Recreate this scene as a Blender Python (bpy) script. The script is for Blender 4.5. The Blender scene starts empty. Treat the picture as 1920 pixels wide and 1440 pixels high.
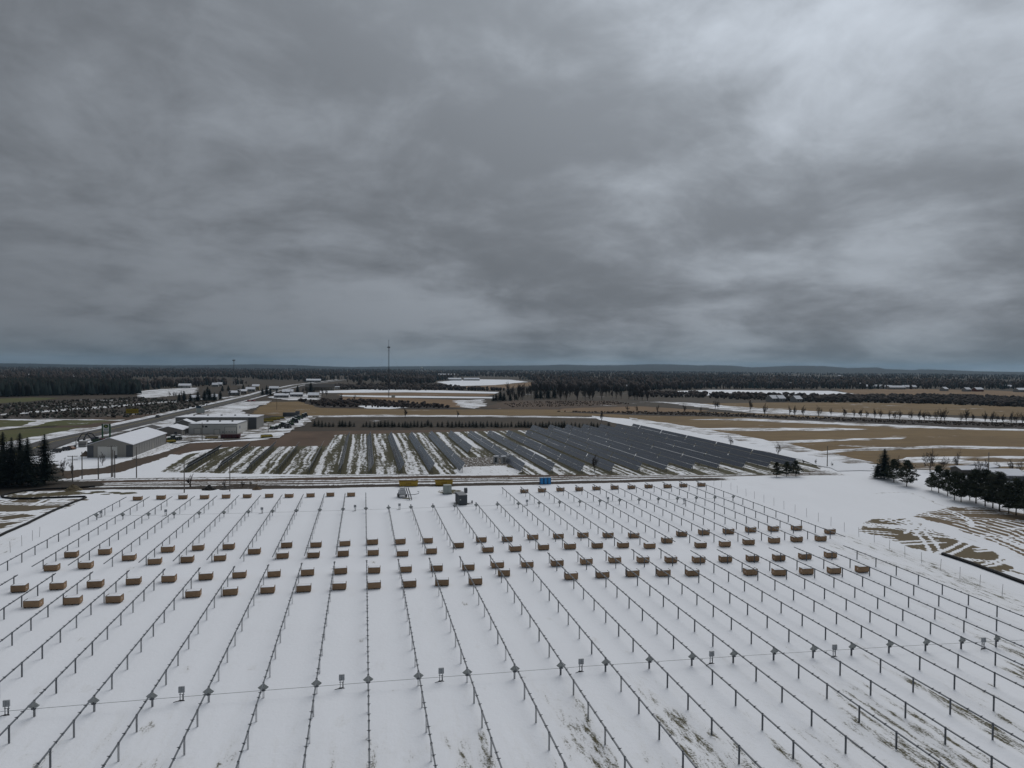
import bpy, math, random
import numpy as np
from mathutils import Vector, Matrix
rnd = random.Random(7)
S = bpy.context.scene
COL = S.collection

# ------------------------------------------------------------------ camera
FPX, CH = 1331.0, 34.0                      # focal length in photo pixels, flying height in metres
YAW, PITCH, ROLL = [math.radians(a) for a in (11.777, 1.378, 0.45)]
def _rz(v):                                 # turn a vector by the camera's heading
    c, s = math.cos(YAW), math.sin(YAW)
    return Vector((c*v[0]+s*v[1], -s*v[0]+c*v[1], v[2]))
_F = Vector((0, math.cos(PITCH), -math.sin(PITCH)))
_U = Vector((0, math.sin(PITCH), math.cos(PITCH)))
_R = Vector((1, 0, 0))
_c, _s = math.cos(ROLL), math.sin(ROLL)
right, up, fwd = _rz(_c*_R+_s*_U), _rz(-_s*_R+_c*_U), _rz(_F)
cd = bpy.data.cameras.new('camera'); cam = bpy.data.objects.new('camera', cd); COL.objects.link(cam)
cd.sensor_width = 36.0; cd.lens = 36.0*FPX/1920; cd.clip_start = 0.5; cd.clip_end = 60000
cam.matrix_world = Matrix(((right.x, up.x, -fwd.x, 0), (right.y, up.y, -fwd.y, 0), (right.z, up.z, -fwd.z, CH), (0, 0, 0, 1)))
S.camera = cam

# ------------------------------------------------------------------ light
SUN_AZ, SUN_EL = math.radians(11.777+22), math.radians(44)      # clockwise from +Y, height
SUN = Vector((math.sin(SUN_AZ)*math.cos(SUN_EL), math.cos(SUN_AZ)*math.cos(SUN_EL), math.sin(SUN_EL)))
ld = bpy.data.lights.new('sun', 'SUN'); ld.energy = 1.32; ld.angle = math.radians(48); ld.color = (1.0, .97, .93)
lo = bpy.data.objects.new('sun', ld); COL.objects.link(lo)
lo.rotation_euler = SUN.to_track_quat('Z', 'Y').to_euler()

class NT:                                   # tiny node-tree writer
    def __init__(s, tree): s.t = tree; s.t.nodes.clear()
    def __call__(s, kind, ins=None, **props):
        n = s.t.nodes.new(kind)
        for k, v in props.items(): setattr(n, k, v)
        for k, v in (ins or {}).items():
            sock = n.inputs[k]
            if isinstance(v, bpy.types.NodeSocket): s.t.links.new(v, sock)
            else: sock.default_value = v
        return n
    def math(s, op, a, b=0.0, c=0.0, clamp=False):
        n = s('ShaderNodeMath', {0: a, 1: b, 2: c}, operation=op); n.use_clamp = clamp; return n.outputs[0]
    def vmath(s, op, a, b=(0, 0, 0)):
        n = s('ShaderNodeVectorMath', {0: a, 1: b}, operation=op)
        return n.outputs['Value'] if op in ('DOT_PRODUCT', 'LENGTH') else n.outputs[0]
    def noise(s, vec, scale, detail=4, rough=.55, dist=0.0):
        return s('ShaderNodeTexNoise', {'Vector': vec, 'Scale': scale, 'Detail': detail, 'Roughness': rough, 'Distortion': dist}).outputs['Fac']
    def mix(s, f, a, b, mode='MIX'):
        n = s('ShaderNodeMix', data_type='RGBA', blend_type=mode)
        for k, v in ((0, f), (6, a), (7, b)):
            if isinstance(v, bpy.types.NodeSocket): s.t.links.new(v, n.inputs[k])
            else: n.inputs[k].default_value = v if k == 0 else (*v, 1) if len(v) == 3 else v
        return n.outputs[2]
    def step(s, x, a, b):
        n = s('ShaderNodeMapRange', {0: x, 1: a, 2: b, 3: 0.0, 4: 1.0}, interpolation_type='SMOOTHSTEP'); return n.outputs[0]
    def ramp(s, x, stops):
        n = s('ShaderNodeValToRGB', {0: x}); e = n.color_ramp.elements
        while len(e) < len(stops): e.new(0.5)
        for k, (p, c) in enumerate(stops): e[k].position = p; e[k].color = (*c, 1) if not np.isscalar(c) else (c, c, c, 1)
        return n.outputs[0]

SKY_OFF = (5.5, -17.7, 0)
W = bpy.data.worlds.new('World'); S.world = W; W.use_nodes = True
N = NT(W.node_tree)
d = N('ShaderNodeTexCoord').outputs['Generated']
sx = N('ShaderNodeSeparateXYZ', {0: d})
zc = N.math('MAXIMUM', sx.outputs[2], 0.0)
hl = N.math('SQRT', N.math('ADD', N.math('MULTIPLY', sx.outputs[0], sx.outputs[0]), N.math('MULTIPLY', sx.outputs[1], sx.outputs[1])))
den = N.math('MULTIPLY', N.math('ADD', zc, .34), N.math('MAXIMUM', hl, .05))
pl0 = N('ShaderNodeCombineXYZ', {0: N.math('DIVIDE', sx.outputs[0], den), 1: N.math('DIVIDE', sx.outputs[1], den), 2: N.math('MULTIPLY', N.math('LOGARITHM', N.math('ADD', zc, .055), 2.718), .62)}).outputs[0]
pl = N.vmath('ADD', pl0, SKY_OFF)
big = N.noise(pl, 0.75, 2, .5, .2)
mid = N.noise(pl, 2.1, 9, .55, .35)
fine = N.noise(N.vmath('ADD', pl0, (9, 4, 2)), 7.0, 9, .62, .5)
cl = N.math('ADD', N.math('ADD', N.math('MULTIPLY', big, .44), N.math('MULTIPLY', mid, .44)), N.math('MULTIPLY', fine, .12))
puff = N.noise(N('ShaderNodeMapping', {0: d, 3: (1, 1, 3.2)}).outputs[0], 8.0, 8, .58, .4)
cl = N.math('ADD', cl, N.math('MULTIPLY', N.math('MULTIPLY', N.math('SUBTRACT', puff, .5), .15), N.math('SUBTRACT', 1.0, N.step(zc, .06, .26))))
tex = N.step(cl, .395, .625)                                       # 0 dark belly .. 1 thin bright cloud
glow = N.math('MAXIMUM', N.vmath('DOT_PRODUCT', d, tuple(SUN)), 0.0)
g1 = N.math('POWER', glow, 4.5)
lum = N.math('ADD', 0.118, N.math('MULTIPLY', g1, .41))          # cloud deck, brighter round the hidden sun
lum = N.math('ADD', lum, N.math('MULTIPLY', zc, .17))
lum = N.math('MULTIPLY', lum, N.math('ADD', .66, N.math('MULTIPLY', tex, .74)))
low = N.step(zc, 0.0, .07)
tint = N.mix(low, (.84, .955, 1.075), (.90, .985, 1.10))
ccol = N.vmath('MULTIPLY', tint, N('ShaderNodeCombineXYZ', {0: lum, 1: lum, 2: lum}).outputs[0])
sky = N('ShaderNodeTexSky', sky_type='NISHITA', sun_disc=False, sun_elevation=SUN_EL, sun_rotation=SUN_AZ, altitude=300.0)
bg1 = N('ShaderNodeBackground', {0: sky.outputs[0], 1: 0.06})
bg2 = N('ShaderNodeBackground', {0: ccol, 1: 1.0})
cover = N.math('SUBTRACT', 1.0, N.math('MULTIPLY', N.math('MULTIPLY', N.step(N.noise(N.vmath('ADD', pl, (21, 7, 0)), 1.9, 5), .66, .80), N.step(zc, .06, .2)), .5))
ms = N('ShaderNodeMixShader', {0: cover, 1: bg1.outputs[0], 2: bg2.outputs[0]})
N('ShaderNodeOutputWorld', {0: ms.outputs[0]})

S.view_settings.view_transform = 'Standard'; S.view_settings.look = 'None'
S.view_settings.exposure = 0.0; S.view_settings.gamma = 1.0; S.view_settings.use_curve_mapping = False
S.cycles.max_bounces = 5; S.cycles.diffuse_bounces = 3; S.cycles.glossy_bounces = 2; S.cycles.volume_bounces = 1
S.cycles.transparent_max_bounces = 6; S.cycles.use_denoising = True
S.render.film_transparent = False

# ------------------------------------------------------------------ terrain
RE = 6371000.0
TC = (-2.08465735e-01, -3.78371955e-01, -3.72496355e-02, 1.25806135e-01, -7.86001188e-02, -1.35518444e-01, 3.90387992e-01)
def sst(a, b, x):
    t = np.clip((x-a)/(b-a), 0, 1); return t*t*(3-2*t)
def hgt(X, Y):                              # gentle swell of the snow field, level ground and earth curve beyond
    X = np.asarray(X, float); Y = np.asarray(Y, float)
    fd = (1-sst(195, 232, Y))*sst(-135, -70, X)*(1-sst(105, 210, X))*sst(-30, 30, Y)
    u = np.clip(X, -70, 100)/60; v = (np.clip(Y, 50, 195)-120)/60
    h = (TC[0]*u+TC[1]*v+TC[2]*u*u+TC[3]*u*v+TC[4]*v*v+TC[5]*u**3+TC[6]*u*u*v)*fd
    return h-(X*X+Y*Y)/(2*RE)
def pxray(px, py):
    x = (px-960)/FPX; y = (720-py)/FPX
    return fwd+right*x+up*y
def G(px, py, z=0.0):                       # where a line of sight meets the ground (or z metres above it)
    dd = pxray(px, py); h = 0.0; X = Y = 0
    for _ in range(8):
        t = (CH-z-h)/max(-dd.z, 1e-4); X, Y = dd.x*t, dd.y*t; h = float(hgt(X, Y))
    return Vector((X, Y, h))
def tall(px, py, ptop):                     # height of an upright thing standing at px,py whose tip shows at ptop
    p = G(px, py); dist = (p-Vector((0, 0, CH))).dot(fwd)
    return (py-ptop)*dist/FPX
def ground(x, y): return Vector((x, y, float(hgt(x, y))))

# ------------------------------------------------------------------ mesh helpers
class MB:
    def __init__(s): s.v = []; s.f = []
    def add(s, vs, fs):
        b = len(s.v); s.v += [tuple(v) for v in vs]; s.f += [tuple(i+b for i in f) for f in fs]; return s
    def box(s, c, sz, rz=0.0, taper=1.0):
        x, y, z = sz[0]/2, sz[1]/2, sz[2]/2; vs = []
        for k in (-1, 1):
            t = taper if k > 0 else 1
            for a, b in ((-1, -1), (1, -1), (1, 1), (-1, 1)): vs.append((a*x*t, b*y*t, k*z))
        if rz:
            co, si = math.cos(rz), math.sin(rz); vs = [(co*a-si*b, si*a+co*b, e) for a, b, e in vs]
        vs = [(a+c[0], b+c[1], e+c[2]) for a, b, e in vs]
        return s.add(vs, [(0, 3, 2, 1), (4, 5, 6, 7), (0, 1, 5, 4), (1, 2, 6, 5), (2, 3, 7, 6), (3, 0, 4, 7)])
    def tube(s, a, b, r0, r1=None, n=6, cap=True):
        a, b = Vector(a), Vector(b); r1 = r0 if r1 is None else r1
        w = (b-a).normalized(); u = w.orthogonal().normalized(); v = w.cross(u); vs = []
        for p, r in ((a, r0), (b, r1)):
            for k in range(n):
                t = 2*math.pi*k/n; vs.append(p+u*(r*math.cos(t))+v*(r*math.sin(t)))
        fs = [(k, (k+1) % n, n+(k+1) % n, n+k) for k in range(n)]
        if cap: fs += [tuple(range(n-1, -1, -1)), tuple(range(n, 2*n))]
        return s.add(vs, fs)
    def path(s, pts, w, h, n=4):            # a bar of constant section along points
        pts = [Vector(p) for p in pts]; vs = []; fs = []
        for i, p in enumerate(pts):
            t = (pts[min(i+1, len(pts)-1)]-pts[max(i-1, 0)]).normalized()
            sd = t.cross(Vector((0, 0, 1))).normalized(); u = sd.cross(t)
            for k in range(n):
                a = 2*math.pi*(k+.5)/n; q = 1.414 if n == 4 else 1.0
                vs.append(p+sd*(w/2*q*math.cos(a))+u*(h/2*q*math.sin(a)))
        for i in range(len(pts)-1):
            for k in range(n): fs.append((i*n+k, i*n+(k+1) % n, (i+1)*n+(k+1) % n, (i+1)*n+k))
        m = (len(pts)-1)*n; fs += [tuple(range(n-1, -1, -1)), tuple(range(m, m+n))]
        return s.add(vs, fs)
    def prism(s, poly, z0, z1):
        n = len(poly); vs = [(x, y, z0) for x, y in poly]+[(x, y, z1) for x, y in poly]
        return s.add(vs, [tuple(range(n-1, -1, -1)), tuple(range(n, 2*n))]+[(k, (k+1) % n, n+(k+1) % n, n+k) for k in range(n)])
    def mesh(s, name):
        me = bpy.data.meshes.new(name); me.from_pydata(s.v, [], s.f); me.update(); return me
def bigmesh(name, v, f, cols=None):
    v = np.asarray(v, np.float32); f = np.asarray(f, np.int32)
    me = bpy.data.meshes.new(name); k = f.shape[1]
    me.vertices.add(len(v)); me.vertices.foreach_set('co', v.ravel())
    me.loops.add(f.size); me.loops.foreach_set('vertex_index', f.ravel())
    me.polygons.add(len(f)); me.polygons.foreach_set('loop_start', np.arange(0, f.size, k, dtype=np.int32))
    if cols is not None:
        for nm, c in cols.items():
            if c.ndim == 2:
                at = me.attributes.new(nm, 'FLOAT_COLOR', 'POINT'); at.data.foreach_set('color', np.c_[c, np.ones(len(c))].astype(np.float32).ravel())
            else:
                at = me.attributes.new(nm, 'FLOAT', 'POINT'); at.data.foreach_set('value', c.astype(np.float32))
    me.update(calc_edges=True); return me
def obj(name, me, m=None, parent=None, loc=None, rz=0.0, sc=None):
    if isinstance(me, MB): me = me.mesh(name)
    if m is not None and len(me.materials) == 0: me.materials.append(m)
    o = bpy.data.objects.new(name, me); COL.objects.link(o)
    if parent is not None: o.parent = parent
    if loc is not None: o.location = loc
    if rz: o.rotation_euler = (0, 0, rz)
    if sc is not None: o.scale = (sc, sc, sc) if np.isscalar(sc) else sc
    return o
def tag(o, label, cat, group=None):
    o['label'] = label; o['category'] = cat
    if group: o['group'] = group
    return o
def thing(name, label, cat, loc=(0, 0, 0), rz=0.0, group=None, sc=None):
    o = bpy.data.objects.new(name, None); COL.objects.link(o); o.location = loc; o.rotation_euler = (0, 0, rz)
    o.empty_display_size = .2
    if sc is not None: o.scale = (sc, sc, sc) if np.isscalar(sc) else sc
    return tag(o, label, cat, group)
def struct(o, kind='structure'): o['kind'] = kind; return o
def nth(n):
    small = 'zeroth first second third fourth fifth sixth seventh eighth ninth tenth eleventh twelfth'.split()
    if n < 13: return small[n]
    return '%d%s' % (n, 'th' if 10 < n % 100 < 14 else {1: 'st', 2: 'nd', 3: 'rd'}.get(n % 10, 'th'))

# ------------------------------------------------------------------ materials
MATS = {}
def mat(name, col, rough=.7, var=.12, scale=3.0, metal=0.0, bump=0.0, dirt=None, spec=.3):
    if name in MATS: return MATS[name]
    if max(col) < .45: col = tuple(c*.82 for c in col)
    m = bpy.data.materials.new(name); m.use_nodes = True; n = NT(m.node_tree)
    co = n('ShaderNodeTexCoord').outputs['Object']
    rn = n('ShaderNodeObjectInfo').outputs['Random']
    a = n.noise(co, scale, 5, .6)
    f = n.math('ADD', n.math('MULTIPLY', n.math('SUBTRACT', a, .5), 2.2*var), n.math('ADD', 1.0-var*.5, n.math('MULTIPLY', rn, var)))
    c = n.vmath('MULTIPLY', (*col,), n('ShaderNodeCombineXYZ', {0: f, 1: f, 2: f}).outputs[0])
    if dirt: c = n.mix(n.math('MULTIPLY', n.step(n.noise(co, scale*2.3, 6, .65), .52, .72), dirt[1]), c, dirt[0])
    ins = {'Base Color': c, 'Roughness': rough, 'Metallic': metal, 'Specular IOR Level': spec}
    if bump: ins['Normal'] = n('ShaderNodeBump', {'Strength': bump, 'Distance': .05, 'Height': n.noise(co, scale*4, 5)}).outputs[0]
    b = n('ShaderNodeBsdfPrincipled', ins)
    n('ShaderNodeOutputMaterial', {0: b.outputs[0]})
    MATS[name] = m; return m
SNOW = (.80, .818, .858)
def cover(name, ca, cb, snow=0.0, sc=.02, rot=0.0, stretch=1.0, fine=.25, soft=.05):
    """a field: two tones of plant or soil, with snow lying in streaks on part of it"""
    if max(ca) < .5: ca, cb = [tuple(c*.86 for c in q) for q in (ca, cb)]
    m = bpy.data.materials.new(name); m.use_nodes = True; n = NT(m.node_tree)
    p = n('ShaderNodeNewGeometry').outputs['Position']
    mp = n('ShaderNodeMapping', {0: p, 2: (0, 0, rot), 3: (sc, sc*stretch, sc)}).outputs[0]
    a = n.noise(mp, 1.0, 6, .6)
    b = n.noise(mp, 6.0, 5, .6)
    c = n.mix(n.step(n.math('ADD', n.math('MULTIPLY', a, .6), n.math('MULTIPLY', b, .4)), .38, .62), ca, cb)
    f = n.math('ADD', 1-fine/2, n.math('MULTIPLY', n.noise(mp, 40.0, 3, .7), fine))
    c = n.vmath('MULTIPLY', c, n('ShaderNodeCombineXYZ', {0: f, 1: f, 2: f}).outputs[0])
    if snow > 0:
        q = n.math('ADD', n.math('MULTIPLY', n.noise(n.vmath('ADD', mp, (5, 3, 1)), 2.2, 7, .66), .75), n.math('MULTIPLY', n.noise(mp, 17.0, 4, .7), .25))
        th = .70-.40*snow
        c = n.mix(n.step(q, th-soft, th+soft), c, SNOW)
    bs = n('ShaderNodeBsdfPrincipled', {'Base Color': c, 'Roughness': .9, 'Specular IOR Level': .1})
    n('ShaderNodeOutputMaterial', {0: bs.outputs[0]}); return m
STEEL = mat('galvanised_steel', (.17, .185, .205), .55, .12, 2.0, .1)
STEELD = mat('dark_steel', (.12, .13, .145), .55, .1, 2.0, .1)
GEARM = mat('gear_steel', (.40, .42, .41), .5, .15, 3.0, .2)
SNOWM = mat('snow', SNOW, .85, .05, 1.5, bump=.3, spec=.15)
WOOD = mat('pole_wood', (.17, .15, .13), .9, .2, 2.0)
CARD = mat('brown_carton', (.35, .235, .145), .85, .28, 2.2, dirt=((.20, .125, .08), .5), spec=.1)
CARDD = mat('pallet_wood', (.10, .07, .05), .9, .2, 2.0)
RUB = mat('black_rubber', (.018, .018, .02), .7, .15)
GLASS = mat('dark_glass', (.03, .035, .045), .15, .1, spec=.5)
TWIG = mat('bare_twigs', (.068, .056, .05), .95, .25, .5, spec=.05)
BARK = mat('bark', (.075, .062, .053), .95, .25, 1.0, spec=.05)
NEED = mat('needles', (.034, .046, .037), .8, .35, 1.2, spec=.1)
NEEDP = mat('pine_needles', (.046, .055, .034), .8, .4, .8, spec=.1)

# ------------------------------------------------------------------ near ground: snow field, track, array field, yard
def vnoise(x, y, seed=0):                   # smooth value noise on a lattice
    xi = np.floor(x).astype(np.int64); yi = np.floor(y).astype(np.int64); fx = x-xi; fy = y-yi
    fx = fx*fx*(3-2*fx); fy = fy*fy*(3-2*fy)
    def hsh(a, b):
        h = (a*374761393+b*668265263+seed*974711) & 0xffffffff
        h = ((h ^ (h >> 13))*1274126177) & 0xffffffff
        return ((h ^ (h >> 16)) & 0xffff)/65535.0
    return (hsh(xi, yi)*(1-fx)+hsh(xi+1, yi)*fx)*(1-fy)+(hsh(xi, yi+1)*(1-fx)+hsh(xi+1, yi+1)*fx)*fy
def fbm(x, y, seed=0, oct=4):
    s = 0; a = .5; t = 0
    for k in range(oct): s = s+a*vnoise(x*2**k, y*2**k, seed+k*17); t += a; a *= .55
    return s/t
def inside(poly, X, Y):
    r = np.zeros(X.shape, bool); n = len(poly)
    for i in range(n):
        (x1, y1), (x2, y2) = poly[i], poly[(i+1) % n]
        if y1 == y2: continue
        r ^= ((y1 > Y) != (y2 > Y)) & (X < (x2-x1)*(Y-y1)/(y2-y1)+x1)
    return r
def dist_line(pts, X, Y):
    best = np.full(X.shape, 1e9)
    for (x1, y1), (x2, y2) in zip(pts[:-1], pts[1:]):
        dx, dy = x2-x1, y2-y1; L = dx*dx+dy*dy+1e-9
        t = np.clip(((X-x1)*dx+(Y-y1)*dy)/L, 0, 1)
        best = np.minimum(best, np.hypot(X-x1-t*dx, Y-y1-t*dy))
    return best
def PW(*pts): return [tuple(G(*p)[:2]) for p in pts]
xs = np.concatenate([np.arange(-200, -140, 2.0), np.arange(-140, 160, .5), np.arange(160, 341, 1.0)])
ys = np.concatenate([np.arange(-40, 40, 4.0), np.arange(40, 236, .5), np.arange(236, 381, 1.0)])
NX0, NX1, NY0, NY1 = xs[0], xs[-1], ys[0], ys[-1]
X, Y = np.meshgrid(xs, ys); nx, ny = len(xs), len(ys)
bare = np.zeros(X.shape); gc = np.zeros(X.shape+(3,))
OLIVE, BROWN, MEADOW, GRAVEL, DKB, GREEN = [np.array(c) for c in ((.115, .105, .06), (.13, .10, .072), (.135, .092, .066), (.20, .185, .165), (.065, .052, .042), (.10, .11, .045))]
gc[:] = OLIVE
wx = X+(fbm(X/14, Y/14, 3)-.5)*7; wy = Y+(fbm(X/14, Y/14, 8)-.5)*7          # wavy copies of the coordinates for ragged edges
sx_ = X+(fbm(X/5, Y/5, 5)-.5)*2.5; sy_ = Y+(fbm(X/5, Y/5, 6)-.5)*2.5
def paint(mask, b, c=None):
    bare[mask] = b if np.isscalar(b) else b[mask]
    if c is not None: gc[mask] = c
def area(pts, b, c=None, rag=True):
    paint(inside(PW(*pts), wx if rag else sx_, wy if rag else sy_), b, c)
fine1 = fbm(X/2.2, Y/2.2, 11)
# --- snow field: grass blades through thin snow in lanes along the rows, more in front
lane = vnoise(X/.9, Y/22, 31)*.55+vnoise(X/2.7, Y/30, 33)*.45
near_f = (1-sst(52, 84, Y+.25*X*(X > 0)*0))
right_f = sst(25, 75, X)*(1-sst(70, 108, Y))
patch = sst(.42, .66, fbm(X/13, Y/20, 41))
patch2 = sst(.36, .62, fbm(X/5, Y/16, 42))
lanes = sst(.50, .74, vnoise(X/.8, Y/26, 31)*.6+vnoise(X/1.9, Y/40, 33)*.4)
bare += (1-sst(56, 82, Y))*(.24+.66*lanes)*(.25+.75*patch2)*(.55+.45*patch)+right_f*(.12+.42*lanes)*(.3+.7*patch2)*(.45+.55*patch)
bare += .09*sst(.5, .7, vnoise((X+(fbm(X/9, Y/30, 46)-.5)*1.5)/.9, Y/45, 47))*sst(.35, .6, fbm(X/25, Y/40, 45))   # old wheel marks
bare += .08*sst(.55, .75, fbm(X/3, Y/3, 48))*sst(.45, .65, fbm(X/30, Y/30, 49))
post_lane = np.abs(((X+56.66)/5.1975) % 1-.5)                   # .5 on a row, 0 between
bare += (1-sst(50, 80, Y))*.10*sst(.38, .48, post_lane)*patch
bare += (1-sst(55, 70, Y-.06*X))*(.10+.30*lanes)*sst(.30, .55, fbm(X/4, Y/10, 57))
bare = np.minimum(bare, .30+.19*(1-sst(62, 90, Y))+.10*(right_f > .3))
# --- thin grass along the right-hand fence
fl = PW((1590, 1008), (1700, 1045), (1830, 1098), (1920, 1140))
dl = dist_line(fl, X, Y); bare = np.maximum(bare, (1-sst(0, 7, dl))*(.28+.30*fbm(X/3, Y/9, 51))*sst(70, 84, X))
fl2 = PW((1560, 1020), (1640, 1050), (1760, 1085), (1900, 1140))
bare = np.maximum(bare, (1-sst(0, 5, dist_line(fl2, X, Y)))*(.22+.35*fbm(X/2, Y/6, 53))*(X > 60))
# --- footprints and scuffs
for k in range(70):
    px, py = rnd.uniform(0, 1920), rnd.uniform(1000, 1440); p = G(px, py)
    dd = np.hypot(X-p.x, (Y-p.y)*.6); bare = np.maximum(bare, (dd < rnd.uniform(.3, .7))*rnd.uniform(.26, .40))
fp = PW((1640, 925), (1700, 922), (1760, 945), (1800, 955))
bare = np.maximum(bare, (dist_line(fp, X+(fbm(X/4, Y/4, 61)-.5)*4, Y) < .5)*.42)
# --- disturbed soil with wheel tracks, left and right of the field
def tracks(poly_px, n, seed, b, c, wid=.55, main=None, rag=True, thin=.16):
    P = PW(*poly_px); m = inside(P, wx if rag else sx_, wy if rag else sy_)
    v = b+(fbm(X/6, Y/6, seed)-.5)*.7-.30*(1-sst(0, 4, dist_line(P+P[:1], X, Y)))
    paint(m, v, c)
    r = random.Random(seed); x0, x1 = min(p[0] for p in P), max(p[0] for p in P); y0, y1 = min(p[1] for p in P), max(p[1] for p in P)
    sub = m.any(axis=1); r0, r1 = np.where(sub)[0][[0, -1]]; cc = np.where(m.any(axis=0))[0]; c0, c1 = cc[0], cc[-1]
    xx, yy, bb = X[r0:r1+1, c0:c1+1], Y[r0:r1+1, c0:c1+1], bare[r0:r1+1, c0:c1+1]
    for k in range(n):
        a = r.gauss(*main) if main and r.random() < .7 else r.uniform(0, math.pi); p = [r.uniform(x0, x1), r.uniform(y0, y1)]; cur = r.gauss(0, .05); pts = []
        for j in range(14):
            pts.append(tuple(p)); p = [p[0]+math.cos(a)*2.2, p[1]+math.sin(a)*2.2]; a += cur+r.gauss(0, .02)
        for off in (-.95, .95):
            q = [(x-math.sin(a)*off, y+math.cos(a)*off) for x, y in pts]
            dd = dist_line(q, xx, yy); w = r.uniform(.35, wid)
            bb[:] = np.where(dd < w, np.minimum(bb, thin), bb)
tracks([(1615, 992), (1640, 974), (1690, 966), (1740, 990), (1800, 1010), (1850, 1030), (1905, 1070), (1870, 1068), (1780, 1040), (1700, 1022), (1650, 1005)], 30, 71, 1.15, (.175, .14, .088), wid=.42, main=(-.5, .5))
tracks([(1690, 966), (1780, 952), (1850, 952), (1930, 964), (1960, 1000), (1960, 1075), (1900, 1050), (1830, 1015), (1770, 990)], 16, 72, 1.2, (.205, .155, .10), wid=.42, main=(-.6, .35))
for k in range(9):                                               # long parallel wheel lanes at the right
    q = PW((1760+14*k, 985-k*1.5), (1850+10*k, 1014-k*3.2), (1935+4*k, 1050-k*5))
    bare = np.where(dist_line(q, X, Y) < .42, np.minimum(bare, .12), bare)
q = PW((1690, 965), (1760, 985), (1840, 1015), (1935, 1060)); dq = dist_line(q, sx_, sy_)
bare = np.where(dq < 2.0, np.minimum(bare, .15+.2*(dq > 1.4)), bare)
tracks([(4, 934), (20, 925), (60, 918), (110, 915), (150, 916), (158, 924), (120, 931), (40, 935)], 5, 73, .92, (.125, .105, .062), rag=False)
tracks([(-20, 940), (40, 938), (160, 935), (110, 953), (60, 975), (0, 1003), (-60, 1020)], 26, 74, 1.1, (.16, .13, .09), main=(.5, .6), wid=.7)
area([(62, 1005), (0, 1040), (-40, 1060), (-60, 1040), (0, 1012)], .18+.2*fine1)
# --- track across the site: verge, wheel lanes, verge, in bands that follow its line
Yr = np.interp(X, [-200, -97, -65, -30, 6, 44, 84, 129, 151, 340], [218.5, 217.1, 217.2, 215.2, 213.6, 210.4, 208.3, 206.6, 203.7, 201])
v = Y-Yr+(fbm(X/9, Y/9, 81)-.5)*1.8
u1 = fbm(X/16, Y/3.0, 83, 3)
def band(a, b, amt, c, x0=-300, x1=152, soft=.5):
    m = sst(a-soft, a+soft, v)*(1-sst(b-soft, b+soft, v))*sst(x0-6, x0+6, X)*(1-sst(x1-8, x1+8, X))
    k = m > .25
    bare[k] = np.maximum(np.where(m[k] > .6, 0, bare[k]), 0)*0+ (amt+(u1[k]-.5)*.75)*m[k]
    gc[k] = c
band(-9.0, -4.2, 1.02, (.07, .055, .044), x1=110)
band(-4.0, -2.5, .36, BROWN)
band(-2.5, 0.2, .92, (.15, .125, .105))
band(0.2, 1.0, .42, (.16, .14, .12))
band(1.0, 3.0, .92, (.15, .125, .105))
band(3.0, 4.0, .40, BROWN)
band(4.0, 8.5, .95, (.115, .08, .06))
band(8.5, 10.5, .28, BROWN)
band(10.5, 11.8, .82, DKB)
band(11.8, 14.0, .20, BROWN)
band(14.0, 17.5, .80, (.11, .082, .06), x0=60, x1=158)
area([(-80, 930), (-80, 870), (60, 868), (108, 870), (128, 884), (132, 896), (100, 902), (178, 904), (176, 913), (80, 916), (20, 924), (0, 930)], .95, (.062, .052, .042))
area([(240, 914), (480, 908), (560, 908), (480, 911), (250, 916)], .85, DKB)
# --- array field, brown meadow, yard snow
area([(300, 884), (352, 852), (432, 838), (612, 836), (630, 815), (1000, 806), (1150, 796), (1520, 862), (1540, 880), (1480, 889), (1180, 891), (860, 889), (560, 890), (300, 885)], .6, (.098, .09, .052), rag=False)
arr = inside(PW((300, 884), (352, 852), (432, 838), (612, 836), (630, 815), (1000, 806), (1150, 796), (1520, 862), (1540, 880), (1480, 889), (1180, 891), (860, 889), (560, 890), (300, 885)), sx_, sy_)
ph = ((X-2.3)/9.53) % 1.0                                        # 0 on an array row
st = vnoise((X+(fbm(X/6, Y/25, 92)-.5)*2)/.85, Y/45, 91)*.74+vnoise(X/1.1, Y/4, 93)*.26
mid_b = .60+.95*(st-.47)
bare = np.where(arr, np.clip(mid_b+.55*(np.minimum(ph, 1-ph) < .13)-.18*np.exp(-((ph-.30)/.06)**2)-.2*np.exp(-((ph-.62)/.10)**2)*sst(.4, .6, fbm(X/8, Y/40, 95)), 0, 1.1), bare)
area([(872, 872), (910, 866), (985, 884), (960, 890), (860, 890), (850, 882)], .12+.35*fine1, None, rag=False)
area([(862, 858), (940, 856), (960, 872), (870, 876)], .68, (.13, .11, .09), rag=False)
area([(430, 838), (612, 836), (630, 815), (1000, 806), (1150, 796), (1115, 780), (586, 780), (540, 808), (500, 824), (470, 826), (352, 831), (300, 850), (335, 853), (360, 846)], .97, MEADOW, rag=False)
meadow = (bare > .96) & (Y > 290)
gc[meadow] = gc[meadow]*(.72+.6*fbm(X/9, Y/18, 97)[meadow])[:, None]
area([(222, 868), (262, 858), (300, 850), (355, 832), (352, 836), (302, 861), (255, 876), (222, 886), (150, 892), (127, 900), (110, 884), (190, 877)], .93, (.105, .078, .058), rag=False)
area([(172, 858), (248, 858), (310, 833), (370, 826), (360, 830), (300, 846), (262, 860)], .45, (.12, .10, .08), rag=False)
for cx, cy, r_ in ((838, 922, 3.2), (846, 921, 2.6), (762, 935, 1.5), (868, 944, 2.2)):
    p = G(cx, cy); dd = np.hypot(sx_-p.x, sy_-p.y); bare = np.where(dd < r_, np.maximum(bare, .80-.25*dd/r_), bare)
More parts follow.
